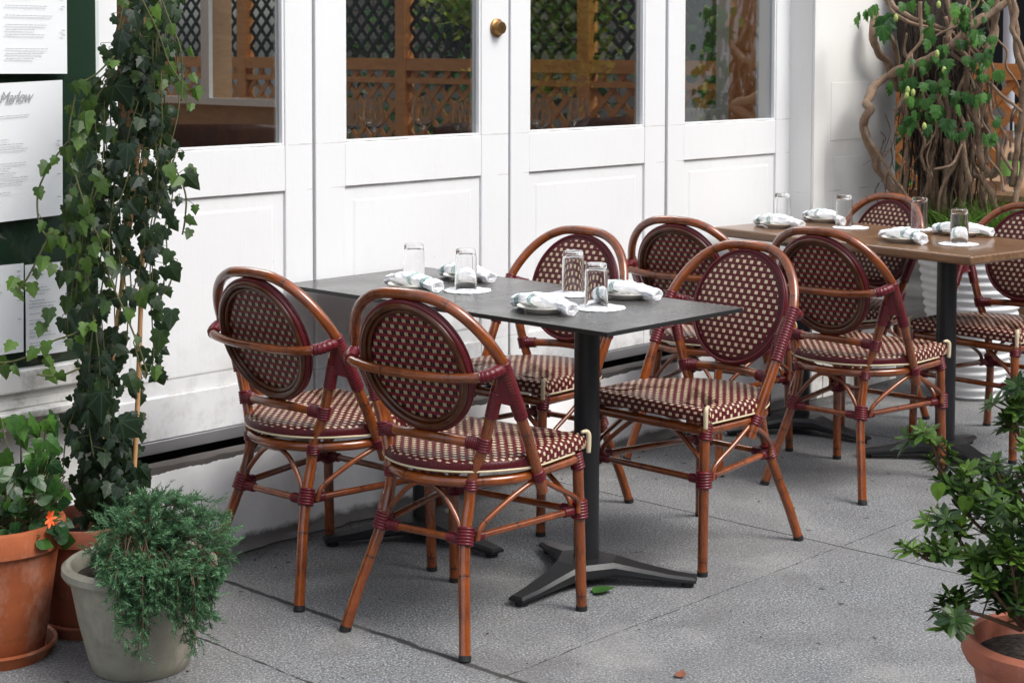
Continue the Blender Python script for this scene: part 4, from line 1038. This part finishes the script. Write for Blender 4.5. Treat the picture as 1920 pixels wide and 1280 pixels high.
# ---- crumbs of dirt and dry leaf along the foot of the wall
b = MB()
for k in range(420):
    x = rnd(2.2, 6.6); y = .12 - abs(random.gauss(0, .06)) - (rnd(0, 1.4) if random.random() < .18 else 0); s_ = rnd(.0015, .006); a = rnd(0, 6.28)
    ids = [b.vert((x + s_*cos(a + t_)*rnd(.6, 1), y + s_*sin(a + t_)*rnd(.6, 1), .0012 + rnd(0, s_*.5)), (0, 0)) for t_ in (0, 1.5, 3.0, 4.6)]; c_ = b.vert((x, y, .002 + s_*.5), (0, 0))
    for i in range(4): b.face((ids[i], ids[(i+1) % 4], c_))
tag(b.build('dirt_crumbs', M['soil'], smooth=False), 'crumbs of dirt and dry leaf scattered along the foot of the wall', 'debris', kind='stuff')
# ---- fallen leaves
def fallen(x, y, s_, ma, label, rz):
    b = MB(); leaf(b, (0, 0, .004), (cos(rz), sin(rz), .04), (0, 0, 1), s_, HEART, .5, -.25, -.12); o = b.build('fallen_leaf', ma, loc=(x, y, 0)); tag(o, label, 'leaf')
fallen(3.475, -.845, .055, M['vleaf'], 'green fallen leaf under the foot of the slate table', -.6)
fallen(3.137, -1.390, .030, M['deadleaf'], 'small brown fallen leaf on the concrete at the bottom edge', .4)

# ------------------------------------------------------------------ woody vine
vn = thing('woody_vine', 'thick twisted woody vine with green leaves against the white corner', 'vine', (P5[0] + .04, P5[1] + .06, .66)); inv5 = vn.location.copy()
def vt(mb, pts, r, n=9, taper=True):
    Q = [at(p[0], p[1], p[2] + .36) - inv5 for p in pts]; r = r*.90; rr = [r*(1 + .14*sin(i*2.1 + pts[0][0])) for i in range(len(Q))]
    if len(Q) > 2:
        Q, rr = catmull(Q, rr, 6); Q = [p + V((g2.noise(p*14), g2.noise(p*14 + V((5, 0, 0))), g2.noise(p*14 + V((0, 5, 0)))))*min(r*.8, .012) for p in Q]; rr = [v*(1 + .22*g2.noise(p*30)) for v, p in zip(rr, Q)]
    mb.tube(Q, rr, n, smooth_pts=False)
b = MB()
vt(b, [(1925, -40, 6.75), (1885, 5, 6.75), (1845, 35, 6.72), (1800, 72, 6.7), (1765, 98, 6.72), (1730, 115, 6.75), (1690, 133, 6.8), (1655, 150, 6.85), (1632, 172, 6.8), (1624, 195, 6.72), (1632, 207, 6.66), (1622, 222, 6.72), (1622, 252, 6.8), (1637, 290, 6.82), (1652, 325, 6.85), (1680, 355, 6.85), (1705, 380, 6.85), (1730, 410, 6.85)], .0195, 12)
vt(b, [(1622, 230, 6.76), (1630, 262, 6.7), (1655, 300, 6.7), (1672, 330, 6.72), (1700, 368, 6.75), (1712, 400, 6.8)], .008)
vt(b, [(1660, -20, 6.9), (1680, 15, 6.85), (1715, 35, 6.8), (1745, 48, 6.8), (1775, 56, 6.8), (1800, 75, 6.85), (1830, 105, 6.9), (1855, 120, 6.9)], .010)
vt(b, [(1650, -20, 6.9), (1672, 20, 6.88), (1705, 42, 6.84), (1750, 55, 6.85), (1790, 62, 6.85)], .008)
vt(b, [(1640, 25, 6.95), (1637, 60, 6.9), (1645, 95, 6.95), (1665, 115, 7.0), (1675, 140, 7.05), (1682, 170, 7.1)], .020)
vt(b, [(1648, 40, 6.95), (1668, 70, 6.95), (1680, 100, 7.0), (1690, 160, 7.05), (1700, 240, 7.1)], .014)
vt(b, [(1868, -30, 6.8), (1868, 25, 6.8), (1858, 70, 6.8), (1850, 110, 6.78), (1838, 145, 6.8), (1830, 185, 6.82), (1828, 215, 6.82), (1835, 250, 6.8), (1838, 290, 6.8), (1848, 318, 6.8), (1862, 330, 6.8), (1870, 315, 6.8)], .0165, 10)
vt(b, [(1855, -30, 6.86), (1862, 30, 6.86), (1868, 65, 6.84), (1855, 100, 6.82), (1846, 130, 6.76), (1838, 170, 6.76), (1845, 210, 6.76), (1852, 260, 6.8), (1850, 310, 6.8)], .014, 10)
vt(b, [(1850, 235, 6.76), (1866, 262, 6.76), (1872, 290, 6.76), (1866, 320, 6.78), (1850, 332, 6.8), (1825, 330, 6.85)], .011)
vt(b, [(1876, -40, 6.7), (1895, 10, 6.7), (1905, 50, 6.7), (1908, 90, 6.7), (1918, 130, 6.7), (1922, 170, 6.7), (1912, 240, 6.72), (1905, 300, 6.75), (1900, 350, 6.78)], .016, 10)
vt(b, [(1890, -40, 6.66), (1905, 20, 6.66), (1900, 55, 6.66), (1915, 90, 6.66), (1935, 140, 6.66)], .012)
vt(b, [(1782, 100, 6.75), (1815, 125, 6.72), (1845, 150, 6.72), (1880, 180, 6.7), (1925, 218, 6.7)], .0085)
vt(b, [(1858, 162, 6.7), (1864, 142, 6.7), (1866, 128, 6.7)], .005); vt(b, [(1752, 318, 6.7), (1775, 313, 6.7), (1790, 300, 6.72), (1805, 270, 6.75)], .006)
vt(b, [(1790, 25, 6.78), (1805, 60, 6.76), (1822, 85, 6.76), (1836, 100, 6.8), (1845, 98, 6.82)], .010)
vt(b, [(1775, -20, 6.8), (1783, 30, 6.78), (1780, 70, 6.75), (1800, 95, 6.72), (1812, 120, 6.75), (1812, 160, 6.8), (1820, 200, 6.85)], .012)
vt(b, [(1735, 100, 6.66), (1745, 75, 6.66), (1775, 58, 6.66), (1800, 48, 6.66)], .006)
vt(b, [(1800, 100, 6.66), (1808, 40, 6.66), (1830, 12, 6.66), (1840, -20, 6.66)], .0045)
vt(b, [(1840, 330, 6.8), (1858, 370, 6.8), (1870, 410, 6.85)], .016); vt(b, [(1900, 400, 6.75), (1915, 330, 6.75), (1925, 260, 6.75)], .015)
vt(b, [(1805, 240, 6.78), (1808, 290, 6.76), (1815, 330, 6.76), (1810, 350, 6.78), (1800, 400, 6.85)], .013, 10)
vt(b, [(1795, 205, 6.78), (1808, 235, 6.76), (1805, 268, 6.78), (1790, 310, 6.8), (1772, 345, 6.82), (1768, 400, 6.85)], .009)
for k in range(30):
    x = rnd(1695, 1845); x2 = x + rnd(-18, 14); y0 = rnd(130, 260); dp = rnd(6.85, 7.1)
    vt(b, [(x, y0, dp), (x + rnd(-8, 8), lerp(y0, 420, .35), dp - .03), (lerp(x, x2, .7) + rnd(-8, 8), lerp(y0, 420, .7), dp - .04), (x2, 425, dp)], rnd(.006, .014), 7)
for k in range(16):          # thinner stems winding over the trunk
    x = rnd(1690, 1860); y0 = rnd(-40, 200); dp = rnd(6.72, 6.9); pts = []
    sl = rnd(-.45, .45)
    for j in range(7): pts.append((x + sl*j*34 + rnd(-12, 12), y0 + j*34, dp + rnd(-.03, .03)))
    vt(b, pts, rnd(.004, .009), 7)
b.build('stems', M['bark'], vn)
b = MB()       # shaggy dark main trunk
core = [(1765, 430, 7.08), (1758, 330, 7.1), (1755, 240, 7.12), (1745, 140, 7.12), (1735, 60, 7.12), (1730, -60, 7.12)]
core = [(x, y, d_ + .34) for x, y, d_ in core]
b.tube([at(*p) - inv5 for p in core], [.10, .085, .10, .115, .12, .12], 20)
b.tube([at(*p) - inv5 for p in [(1800, 430, 7.42), (1805, 300, 7.44), (1800, 180, 7.44), (1795, 60, 7.46), (1790, -60, 7.46)]], [.05, .045, .05, .06, .06], 14)
for k in range(170):
    x = rnd(1695, 1835); dp = rnd(7.22, 7.38); y0 = rnd(-30, 260); L = rnd(60, 200)
    b.tube([at(x, y0, dp) - inv5, at(x + rnd(-9, 9), y0 + L*.5, dp - .02) - inv5, at(x + rnd(-14, 14), y0 + L, dp) - inv5], rnd(.0015, .0045), 4)
b.build('trunk', M['trunkdark'], vn)
b = MB()       # fine roots and twigs
for k in range(70):
    x = rnd(1640, 1880); y0 = rnd(0, 360); dp = rnd(6.65, 6.9)
    if x < 1690 and y0 < 200: continue
    pts = [(x, y0, dp)]
    for j in range(4): pts.append((pts[-1][0] + rnd(-12, 12), pts[-1][1] + rnd(8, 34), dp + rnd(-.03, .03)))
    vt(b, pts, rnd(.0012, .0026), 4)
vt(b, [(1618, 400-90, 6.8), (1650, 320-30, 6.8), (1668, 280, 6.8), (1690, 262, 6.8)], .0012, 4)
b.build('tendrils', M['twig'], vn)
b = MB()
for x, y, s_, li in ((1635, 18, .062, .35), (1618, 28, .05, .4), (1655, 30, .09, .1), (1662, 45, .08, .1), (1606, 40, .05, .6), (1700, 5, .05, .5), (1742, 35, .05, .2), (1797, 8, .05, .8), (1807, 20, .045, .8), (1805, 35, .05, .6), (1712, 145, .07, .15), (1700, 155, .05, .2), (1675, 160, .045, .25), (1768, 140, .05, .2), (1775, 155, .06, .3), (1730, 182, .05, .3), (1748, 195, .075, .3), (1760, 205, .07, .2), (1740, 215, .06, .1), (1705, 225, .06, .2), (1697, 240, .05, .3), (1782, 225, .07, .35), (1790, 185, .06, .2), (1815, 180, .05, .1), (1820, 235, .05, .2), (1825, 60, .055, .6), (1835, 75, .05, .7), (1770, 160, .05, .3), (1845, 145, .04, .5), (1800, 170, .05, .15), (1765, 225, .05, .15), (1715, 215, .05, .3)) + tuple((rnd(1690, 1870), rnd(0, 260), rnd(.035, .06), rnd(.02, .7)) for _ in range(48)):
    for rep in range(2):
        leaf(b, at(x + rnd(-9, 9), y + rnd(-9, 5), 6.97 + rnd(-.06, .06)) - inv5, V((rnd(-.6, .6), -.2, -1)), V((rnd(-.8, .2), -.7, rnd(.1, .7))), s_*rnd(.75, 1.1), VINE, min(1, li*rnd(.6, 1.3)), .15, .15)
b.build('leaves', M['vleaf'], vn, smooth=False)
for x, y in ((1680, 33), (1757, 100), (1770, 131), (1702, 168), (1712, 173), (1733, 236), (1760, 8), (1700, 178)):
    b = MB(); b.lathe([(0, -.018), (.006, -.014), (.0095, -.004), (.008, .006), (.004, .012), (0, .014)], at(x, y, 6.92) - inv5, 10); b.build('hop_cone', M['hop'], vn)

# ---- grass in the planter
b = MB()
for k in range(900):
    a = rnd(0, 2*pi); r = .20*math.sqrt(random.random()); p0 = V((r*cos(a), r*sin(a), -.01)); L = rnd(.15, .40); d = V((rnd(-.8, .8), rnd(-.8, .8), 1.2)).normalized()
    wv = d.cross(V((rnd(-1, 1), rnd(-1, 1), 0))).normalized()*rnd(.002, .004); prev = None; tt = random.random()**1.3
    if k % 9 == 0: L = .32; d = V((cos(a), sin(a), .8)).normalized()
    for i in range(6):
        q = i/5; c = p0 + d*(L*q) + V((d.x*.6, d.y*.6, -1))*(L*.45*q*q); ww = wv*(1 - q*.95); cur = (b.vert(c - ww, (0, q), (tt,)*3), b.vert(c + ww, (0, q), (tt,)*3))
        if prev: b.face((prev[0], prev[1], cur[1], cur[0]))
        prev = cur
tag(b.build('grass_tuft', M['grass'], loc=(P5[0], P5[1], .655), smooth=False), 'green grass blades filling the top of the white ribbed planter', 'grass', kind='stuff')

# ---- pale blue cloth bag by the rightmost chair
q = at(1934, 752, 5.86)
bb = thing('cloth_bag', 'pale blue cloth bag hanging at the right edge, beside the rightmost chair', 'bag', (q.x, q.y, .175))
b = MB(); secs = []
for i in range(14):
    q = i/13; w_ = .085*math.sqrt(max(.02, 1 - (2*q - 1)**2*.93)); secs.append(((0, 0, .19*q), (w_*(1 + .05*sin(9*q)), 0, 0), (0, w_*.5, 0)))
b.loft(secs, 22); b.build('bag_body', M['blue'], bb)
b = MB(); b.tube([(.02, 0, .18), (.05, .03, .26), (.09, .04, .30), (.09, .02, .22), (.05, 0, .18)], .004, 8); b.build('strap', M['blue'], bb)

# ------------------------------------------------------------------ side street: fence, building, things
def slat(b, p0, p1, w_, t_, nx):
    p0, p1 = V(p0), V(p1); d = (p1 - p0).normalized(); s_ = nx.cross(d).normalized(); i = len(b.v)
    for p in (p0, p1):
        for a, c in ((-1, -1), (1, -1), (1, 1), (-1, 1)): b.vert(p + s_*(w_/2*a) + nx*(t_/2*c))
    for q in ((0,3,2,1),(4,5,6,7),(0,1,5,4),(1,2,6,5),(2,3,7,6),(3,0,4,7)): b.face([i + k for k in q])
def lattice(x, y0, y1, z0, z1, pitch, w_, ma, parent, name='lattice'):
    b = MB(); nx = V((1, 0, 0)); H = z1 - z0; o = V((x, 0, 0))
    k = y0 - H
    while k < y1:
        for sg in (1, -1):
            a0, a1 = (k, k + H); za, zb_ = z0, z1
            if a0 < y0: za = z0 + (y0 - a0); a0 = y0
            if a1 > y1: zb_ = z1 - (a1 - y1); a1 = y1
            if a1 > a0 and zb_ - za > .02:
                if sg > 0: slat(b, (x, a0, za), (x, a1, zb_), w_, .008, nx)
                else: slat(b, (x - .009, a0, z0 + z1 - za), (x - .009, a1, z0 + z1 - zb_), w_, .008, nx)
        k += pitch
    return b.build(name, ma, parent, smooth=False)
fn = thing('lattice_fence', 'orange stained lattice fence across the side street beyond the vine', 'fence', (9.0, 0, 0))
b = MB(); b.box(-.04, .04, -1.0, 9.0, 1.265, 1.355); b.box(-.03, .03, -1.0, 9.0, .30, .38); b.box(-.035, .035, 2.2, 9.0, 1.17, 1.21); b.build('rail', M['orange_wood'], fn, smooth=False)
lattice(0, -1.0, 9.0, .38, 1.265, .165, .040, M['orange_wood'], fn)
for y in (-.6, 2.05, 3.9, 5.7, 7.6): b = MB(); b.box(-.05, .05, y - .05, y + .05, 0, 1.262 if y < 1 else 2.5); b.build('post', M['orange_wood'], fn, smooth=False)
bl = thing('lattice_screen', 'black diamond lattice screen above the orange fence, seen through the doors', 'screen', (9.02, 0, 0))
lattice(0, 1.55, 9.0, 1.36, 2.6, .135, .030, M['black_wood'], bl)
b = MB(); b.box(-.03, .03, 1.5, 9.0, 2.6, 2.68); b.build('rail', M['black_wood'], bl, smooth=False)
sb = thing('stone_building', 'tan stone building across the side street at the upper right', 'building', (15, 0, 0))
b = MB(); b.box(0, 3, -4, 14, 0, 12); b.build('wall', M['stone'], sb, smooth=False)
for y in (-.2, 3.2, 6.6, 10): b = MB(); b.box(-.01, .02, y, y + 1.3, .9, 3.2); b.build('window', M['dark'], sb, smooth=False)
tr_ = thing('sky_blocking_row', 'added dark brick row across the street, blocking sky from the door pane reflections', 'building', (8, -17, 0))  # unseen row added to keep bright sky out of the pane reflections
b = MB(); b.box(-22, 40, -4, 0, -.2, 9.5); b.build('wall', m_wood('dark_brick', (.020, .017, .015), (.045, .034, .028), (8, 8, 8), .9, 0), tr_, smooth=False)
dp_ = MB(); dp_.lathe([(0, 0), (.035, 0), (.035, 4.2), (0, 4.2)], n=14)
tag(dp_.build('steel_post', mat('galvanised', (.42, .46, .52), .5), loc=tuple(at(1892, 100, 9.9).xy) + (0,), sharp=40), 'pale grey steel post rising behind the orange fence', 'post')
# dining table behind the fence with bottle and bag
q = at(1893, 345, 8.4); dt = thing('dining_table', 'brown cafe table behind the vine with a water bottle on it', 'table', (q.x, q.y, 0))
b = MB(); b.box(-.35, .35, -.35, .35, .73, .765); b.build('tabletop', M['tablewood'], dt, smooth=False, bevel=.006)
b = MB(); b.lathe([(0, .73), (.035, .73), (.035, .04), (.22, .02), (.22, 0), (0, 0)], n=20); b.build('pedestal', M['iron'], dt, sharp=40)
bt = thing('water_bottle', 'clear glass bottle with a green label on the cafe table behind the vine', 'bottle', (q.x - .1, q.y - .05, .766))
b = MB(); b.lathe([(0, 0), (.040, 0), (.043, .008), (.043, .15), (.036, .19), (.018, .225), (.015, .26), (.018, .265), (.018, .285), (0, .285)], n=24); b.build('bottle_body', M['glass'], bt, sharp=40)
b = MB(); b.lathe([(.0436, .07), (.0440, .075), (.0440, .135), (.0436, .14)], n=24); b.build('label', mat('green_label', (.25, .5, .12), .6), bt)
hb = thing('hand_bag', 'black handbag standing behind the water bottle', 'bag', tuple((at(1908, 335, 8.9)).xy) + (.80,))
b = MB(); secs = [((0, 0, z), (wd, 0, 0), (0, wd*.35, 0)) for z, wd in ((0, .12), (.02, .14), (.12, .135), (.2, .11), (.21, .09))]; b.loft(secs, 18); b.build('bag_body', mat('black_leather', (.012, .012, .014), .4), hb)
b = MB(); b.tube([(-.08, 0, .2), (-.07, 0, .3), (0, 0, .34), (.07, 0, .3), (.08, 0, .2)], .008, 8); b.build('handle', mat('black_strap', (.012, .012, .014), .4), hb)
bn = thing('park_bench', 'dark wooden bench behind the fence that carries the handbag', 'bench', (hb.location.x, hb.location.y, 0))
b = MB(); b.box(-.5, .5, -.2, .2, .76, .798); b.build('seat', M['hall'], bn, smooth=False)
for sx in (-1, 1): b = MB(); b.box(.42*sx - .03, .42*sx + .03, -.18, .18, 0, .758); b.build('leg', M['hall'], bn, smooth=False)
# shrubs behind the fence
def tree(name, x, y, h, r, z0, n, label, tint=(.1, .9), s=(.05, .1), grp='street trees'):
    t = thing(name, label, 'tree', (x, y, 0), 0, grp); b = MB()
    b.tube([(0, 0, -.12), (.03, .02, h*.35), (-.03, .03, h*.6), (.02, 0, h*.85)], [.09, .07, .05, .02], 8)
    for k in range(7):
        a = k*.9; b.tube([(0, 0, h*(.35 + .05*k)), (cos(a)*r*.5, sin(a)*r*.5, h*(.45 + .06*k)), (cos(a)*r*.85, sin(a)*r*.85, h*(.5 + .065*k))], [.035, .02, .008], 6)
    b.build('trunk', M['twig'], t); lv = MB()
    cl = [(V((rnd(-1, 1), rnd(-1, 1), rnd(-1, 1))), random.random()) for _ in range(26)]
    for k in range(n):
        c, tt = random.choice(cl); P_ = V((c.x*r*.72, c.y*r*.72, lerp(z0, h, (c.z + 1)/2))) + V((random.gauss(0, 1), random.gauss(0, 1), random.gauss(0, 1)))*(r*.20)
        leaf(lv, P_, V((rnd(-1, 1), rnd(-1, 1), rnd(-1, .3))), V((rnd(-1, 1), rnd(-1, 1), 1)), rnd(*s), HEART, lerp(tint[0], tint[1], min(1, tt*.7 + .3*random.random())), .1, .1)
    lv.build('crown', M['leafsun'], t, smooth=False); return t
M['leafsun'] = m_leaf('sunlit_leaf', (.28, .36, .04), (.72, .72, .14), (0, 0, 0), .5, False, .6)  # leaf colour raised to stand in for direct sun on the crowns
tree('street_tree', 12.35, -6.7, 3.1, .80, 1.25, 12000, 'yellow green street tree mirrored in the door right of the deadbolt', (.1, 1), (.04, .08), grp='street trees mirrored in the doors')
tree('street_tree', 11.25, -6.6, 3.3, .62, 1.7, 8000, 'leafy street tree mirrored at the top of the deadbolt door', (.1, 1), (.04, .08), grp='street trees mirrored in the doors')
tree('street_tree', 15.9, -7.4, 4.2, .8, 1.5, 2600, 'street tree standing across from the pilaster, mirrored in the rightmost door', (.1, 1), (.05, .09), grp='street trees mirrored in the doors')
gp = thing('reflection_pillar', 'added white pillar, mirrored as a pale strip in the rightmost door pane', 'pillar', (14.52, -6.3, -.12))  # made-up pillar, added only for its pale reflection in the glass
b = MB(); b.box(-.34, .34, -.3, .3, 0, 3.4); b.build('shaft', M['paint_wall'], gp, smooth=False, bevel=.01)
b = MB(); b.box(-.42, .42, -.38, .38, 3.402, 3.5); b.build('cap', M['paint_wall'], gp, smooth=False, bevel=.01)
def shrub(x, y, r, h, label, n=700):
    t = thing('shrub', label, 'shrub', (x, y, 0), 0, 'dark shrubs beyond the fence'); b = MB(); b.tube([(0, 0, 0), (.02, 0, h*.6)], .03, 6); b.build('trunk', M['twig'], t); lv = MB()
    for k in range(n):
        a = rnd(0, 2*pi); q = random.random()**.4; zz = rnd(.1, 1); P_ = V((cos(a)*r*q, sin(a)*r*q, h*zz)); leaf(lv, P_, V((rnd(-1, 1), rnd(-1, 1), rnd(-.8, .5))), V((rnd(-1, .2), rnd(-1, .2), 1)), rnd(.06, .12), HEART, random.random()**2*.8, .1, .1)
    lv.build('crown', M['vleaf'], t, smooth=False)
for i, (x, y, r, h) in enumerate(((10.6, 2.4, .6, 2.0), (10.7, 4.0, .7, 2.4), (10.6, 5.8, .8, 2.2), (10.8, 7.6, .8, 2.5), (10.1, 1.0, .35, 1.1))):
    shrub(x, y, r, h, ['shrub beyond the fence seen through the door right of the deadbolt', 'taller shrub behind the black lattice seen in the deadbolt door', 'broad shrub beyond the lattice at the left side of the deadbolt door', 'shrub seen through the leftmost door above its wooden rail', 'low shrub behind the orange lattice right of the vine'][i])

# ------------------------------------------------------------------ inside the restaurant
def bent_chair():
    t = thing('bentwood_chair', 'x', 'chair'); b = MB(); secs = []
    pts = [(-.20, .00), (-.14, .035), (-.05, .058), (.05, .058), (.14, .035), (.20, .00)]
    P_, _r = catmull([V((x, y, 0)) for x, y in pts], .01, 5)
    for i, p_ in enumerate(P_):
        q = i/(len(P_) - 1); hz = .045*(1 - .25*(2*q - 1)**4); secs.append((p_ + V((0, 0, .84)), (0, .008, 0), (0, 0, hz)))
    b.loft(secs, 12); b.build('back_slab', M['chairwood'], t, sharp=50)
    for sx in (-1, 1):
        b = MB(); b.tube([(.17*sx, -.02, 0), (.165*sx, -.01, .45), (.185*sx, .005, .84)], .015, 8); b.build('leg', M['chairwood'], t)
        b = MB(); b.tube([(.18*sx, -.40, 0), (.165*sx, -.38, .44)], .015, 8, smooth_pts=False); b.build('leg', M['chairwood'], t)
    for sx in (-.05, .05): b = MB(); b.tube([(sx, -.02, .46), (sx*1.1, .045, .82)], .008, 6, smooth_pts=False); b.build('spindle', M['chairwood'], t)
    b = MB(); b.lathe([(0, .44), (.19, .44), (.205, .45), (.20, .465), (0, .46)], (0, -.2, 0), 28); b.build('seat', M['chairwood'], t, sharp=40); return t
bc = bent_chair(); FZ = .291
for i, (x, y, rz, lab) in enumerate(((4.50, .64, radians(12), 'curved back dark wood chair indoors, seen through the deadbolt door'), (5.20, .58, radians(5), 'curved back dark wood chair indoors, seen through the door right of the deadbolt'), (3.78, 1.12, radians(-50), 'dark wood chair indoors at the right side of the leftmost door pane'), (3.02, .62, radians(80), 'dark wood chair indoors just behind the ivy'))):
    o = bc if i == 0 else copy_tree(bc); o.location = (x, y, FZ); o.rotation_euler = (0, 0, rz + pi); tag(o, lab, 'chair', 'dark bentwood chairs inside the restaurant')
def in_table(x, y, lab):
    t = thing('indoor_table', lab, 'table', (x, y, FZ), 0, 'brown tables inside the restaurant'); b = MB(); b.box(-.34, .34, -.32, .32, .72, .75); b.build('tabletop', M['tablewood'], t, smooth=False, bevel=.004)
    b = MB(); b.lathe([(0, .72), (.03, .72), (.03, .03), (.2, .015), (.2, 0), (0, 0)], n=16); b.build('pedestal', M['iron'], t, sharp=40); return t
in_table(4.78, 1.12, 'indoor table set with wine glasses behind the deadbolt door'); in_table(5.62, 1.05, 'indoor table set with wine glasses behind the third door')
def wine():
    b = MB(); b.lathe([(0, 0), (.034, 0), (.034, .002), (.006, .006), (.004, .012), (.004, .085), (.012, .092), (.034, .112), (.043, .135), (.042, .155), (.031, .215), (.0302, .215), (.0405, .155), (.0412, .135), (.033, .114), (.010, .096), (0, .095)], n=28); return b.build('wine_glass', M['glass'], sharp=40)
wg = wine()
for i, (px, dp, lab) in enumerate(((868, 6.15, 'wine glass indoors, tallest at the right side of the deadbolt door pane'), (792, 6.7, 'wine glass indoors near the middle of the deadbolt door pane'), (700, 6.5, 'wine glass indoors at the left of the deadbolt door pane'), (1013, 6.45, 'wine glass indoors at the left edge of the third door pane'), (1085, 6.45, 'wine glass indoors in the middle of the third door pane'), (652, 6.4, 'wine glass indoors cut by the left edge of the deadbolt door pane'))):
    o = wg if i == 0 else wg.copy()
    if i: COL.objects.link(o)
    q = at(px, 200, dp); o.location = (q.x, q.y, FZ + .751); tag(o, lab, 'wine glass', 'wine glasses on the indoor tables')
# long counter top that the further glasses stand on
ct = thing('indoor_sideboard', 'low brown sideboard indoors below the wine glasses of the deadbolt door', 'sideboard', (4.15, 1.55, FZ))
b = MB(); b.box(-.55, .5, -.22, .22, .71, .75); b.build('worktop', M['tablewood'], ct, smooth=False); b = MB(); b.box(-.52, .47, -.19, .19, 0, .708); b.build('cabinet', M['hall'], ct, smooth=False)
# added panel whose orange colour stands in for warm light behind the right door
t = thing('indoor_glow_panel', 'added indoor panel, orange colour standing in for warm glow in the rightmost door pane', 'partition', (6.25, .60, FZ))
b = MB(); b.box(-.02, .02, -.14, .12, 0, 2.3); b.build('glow_panel', M['glow_orange'], t, smooth=False)
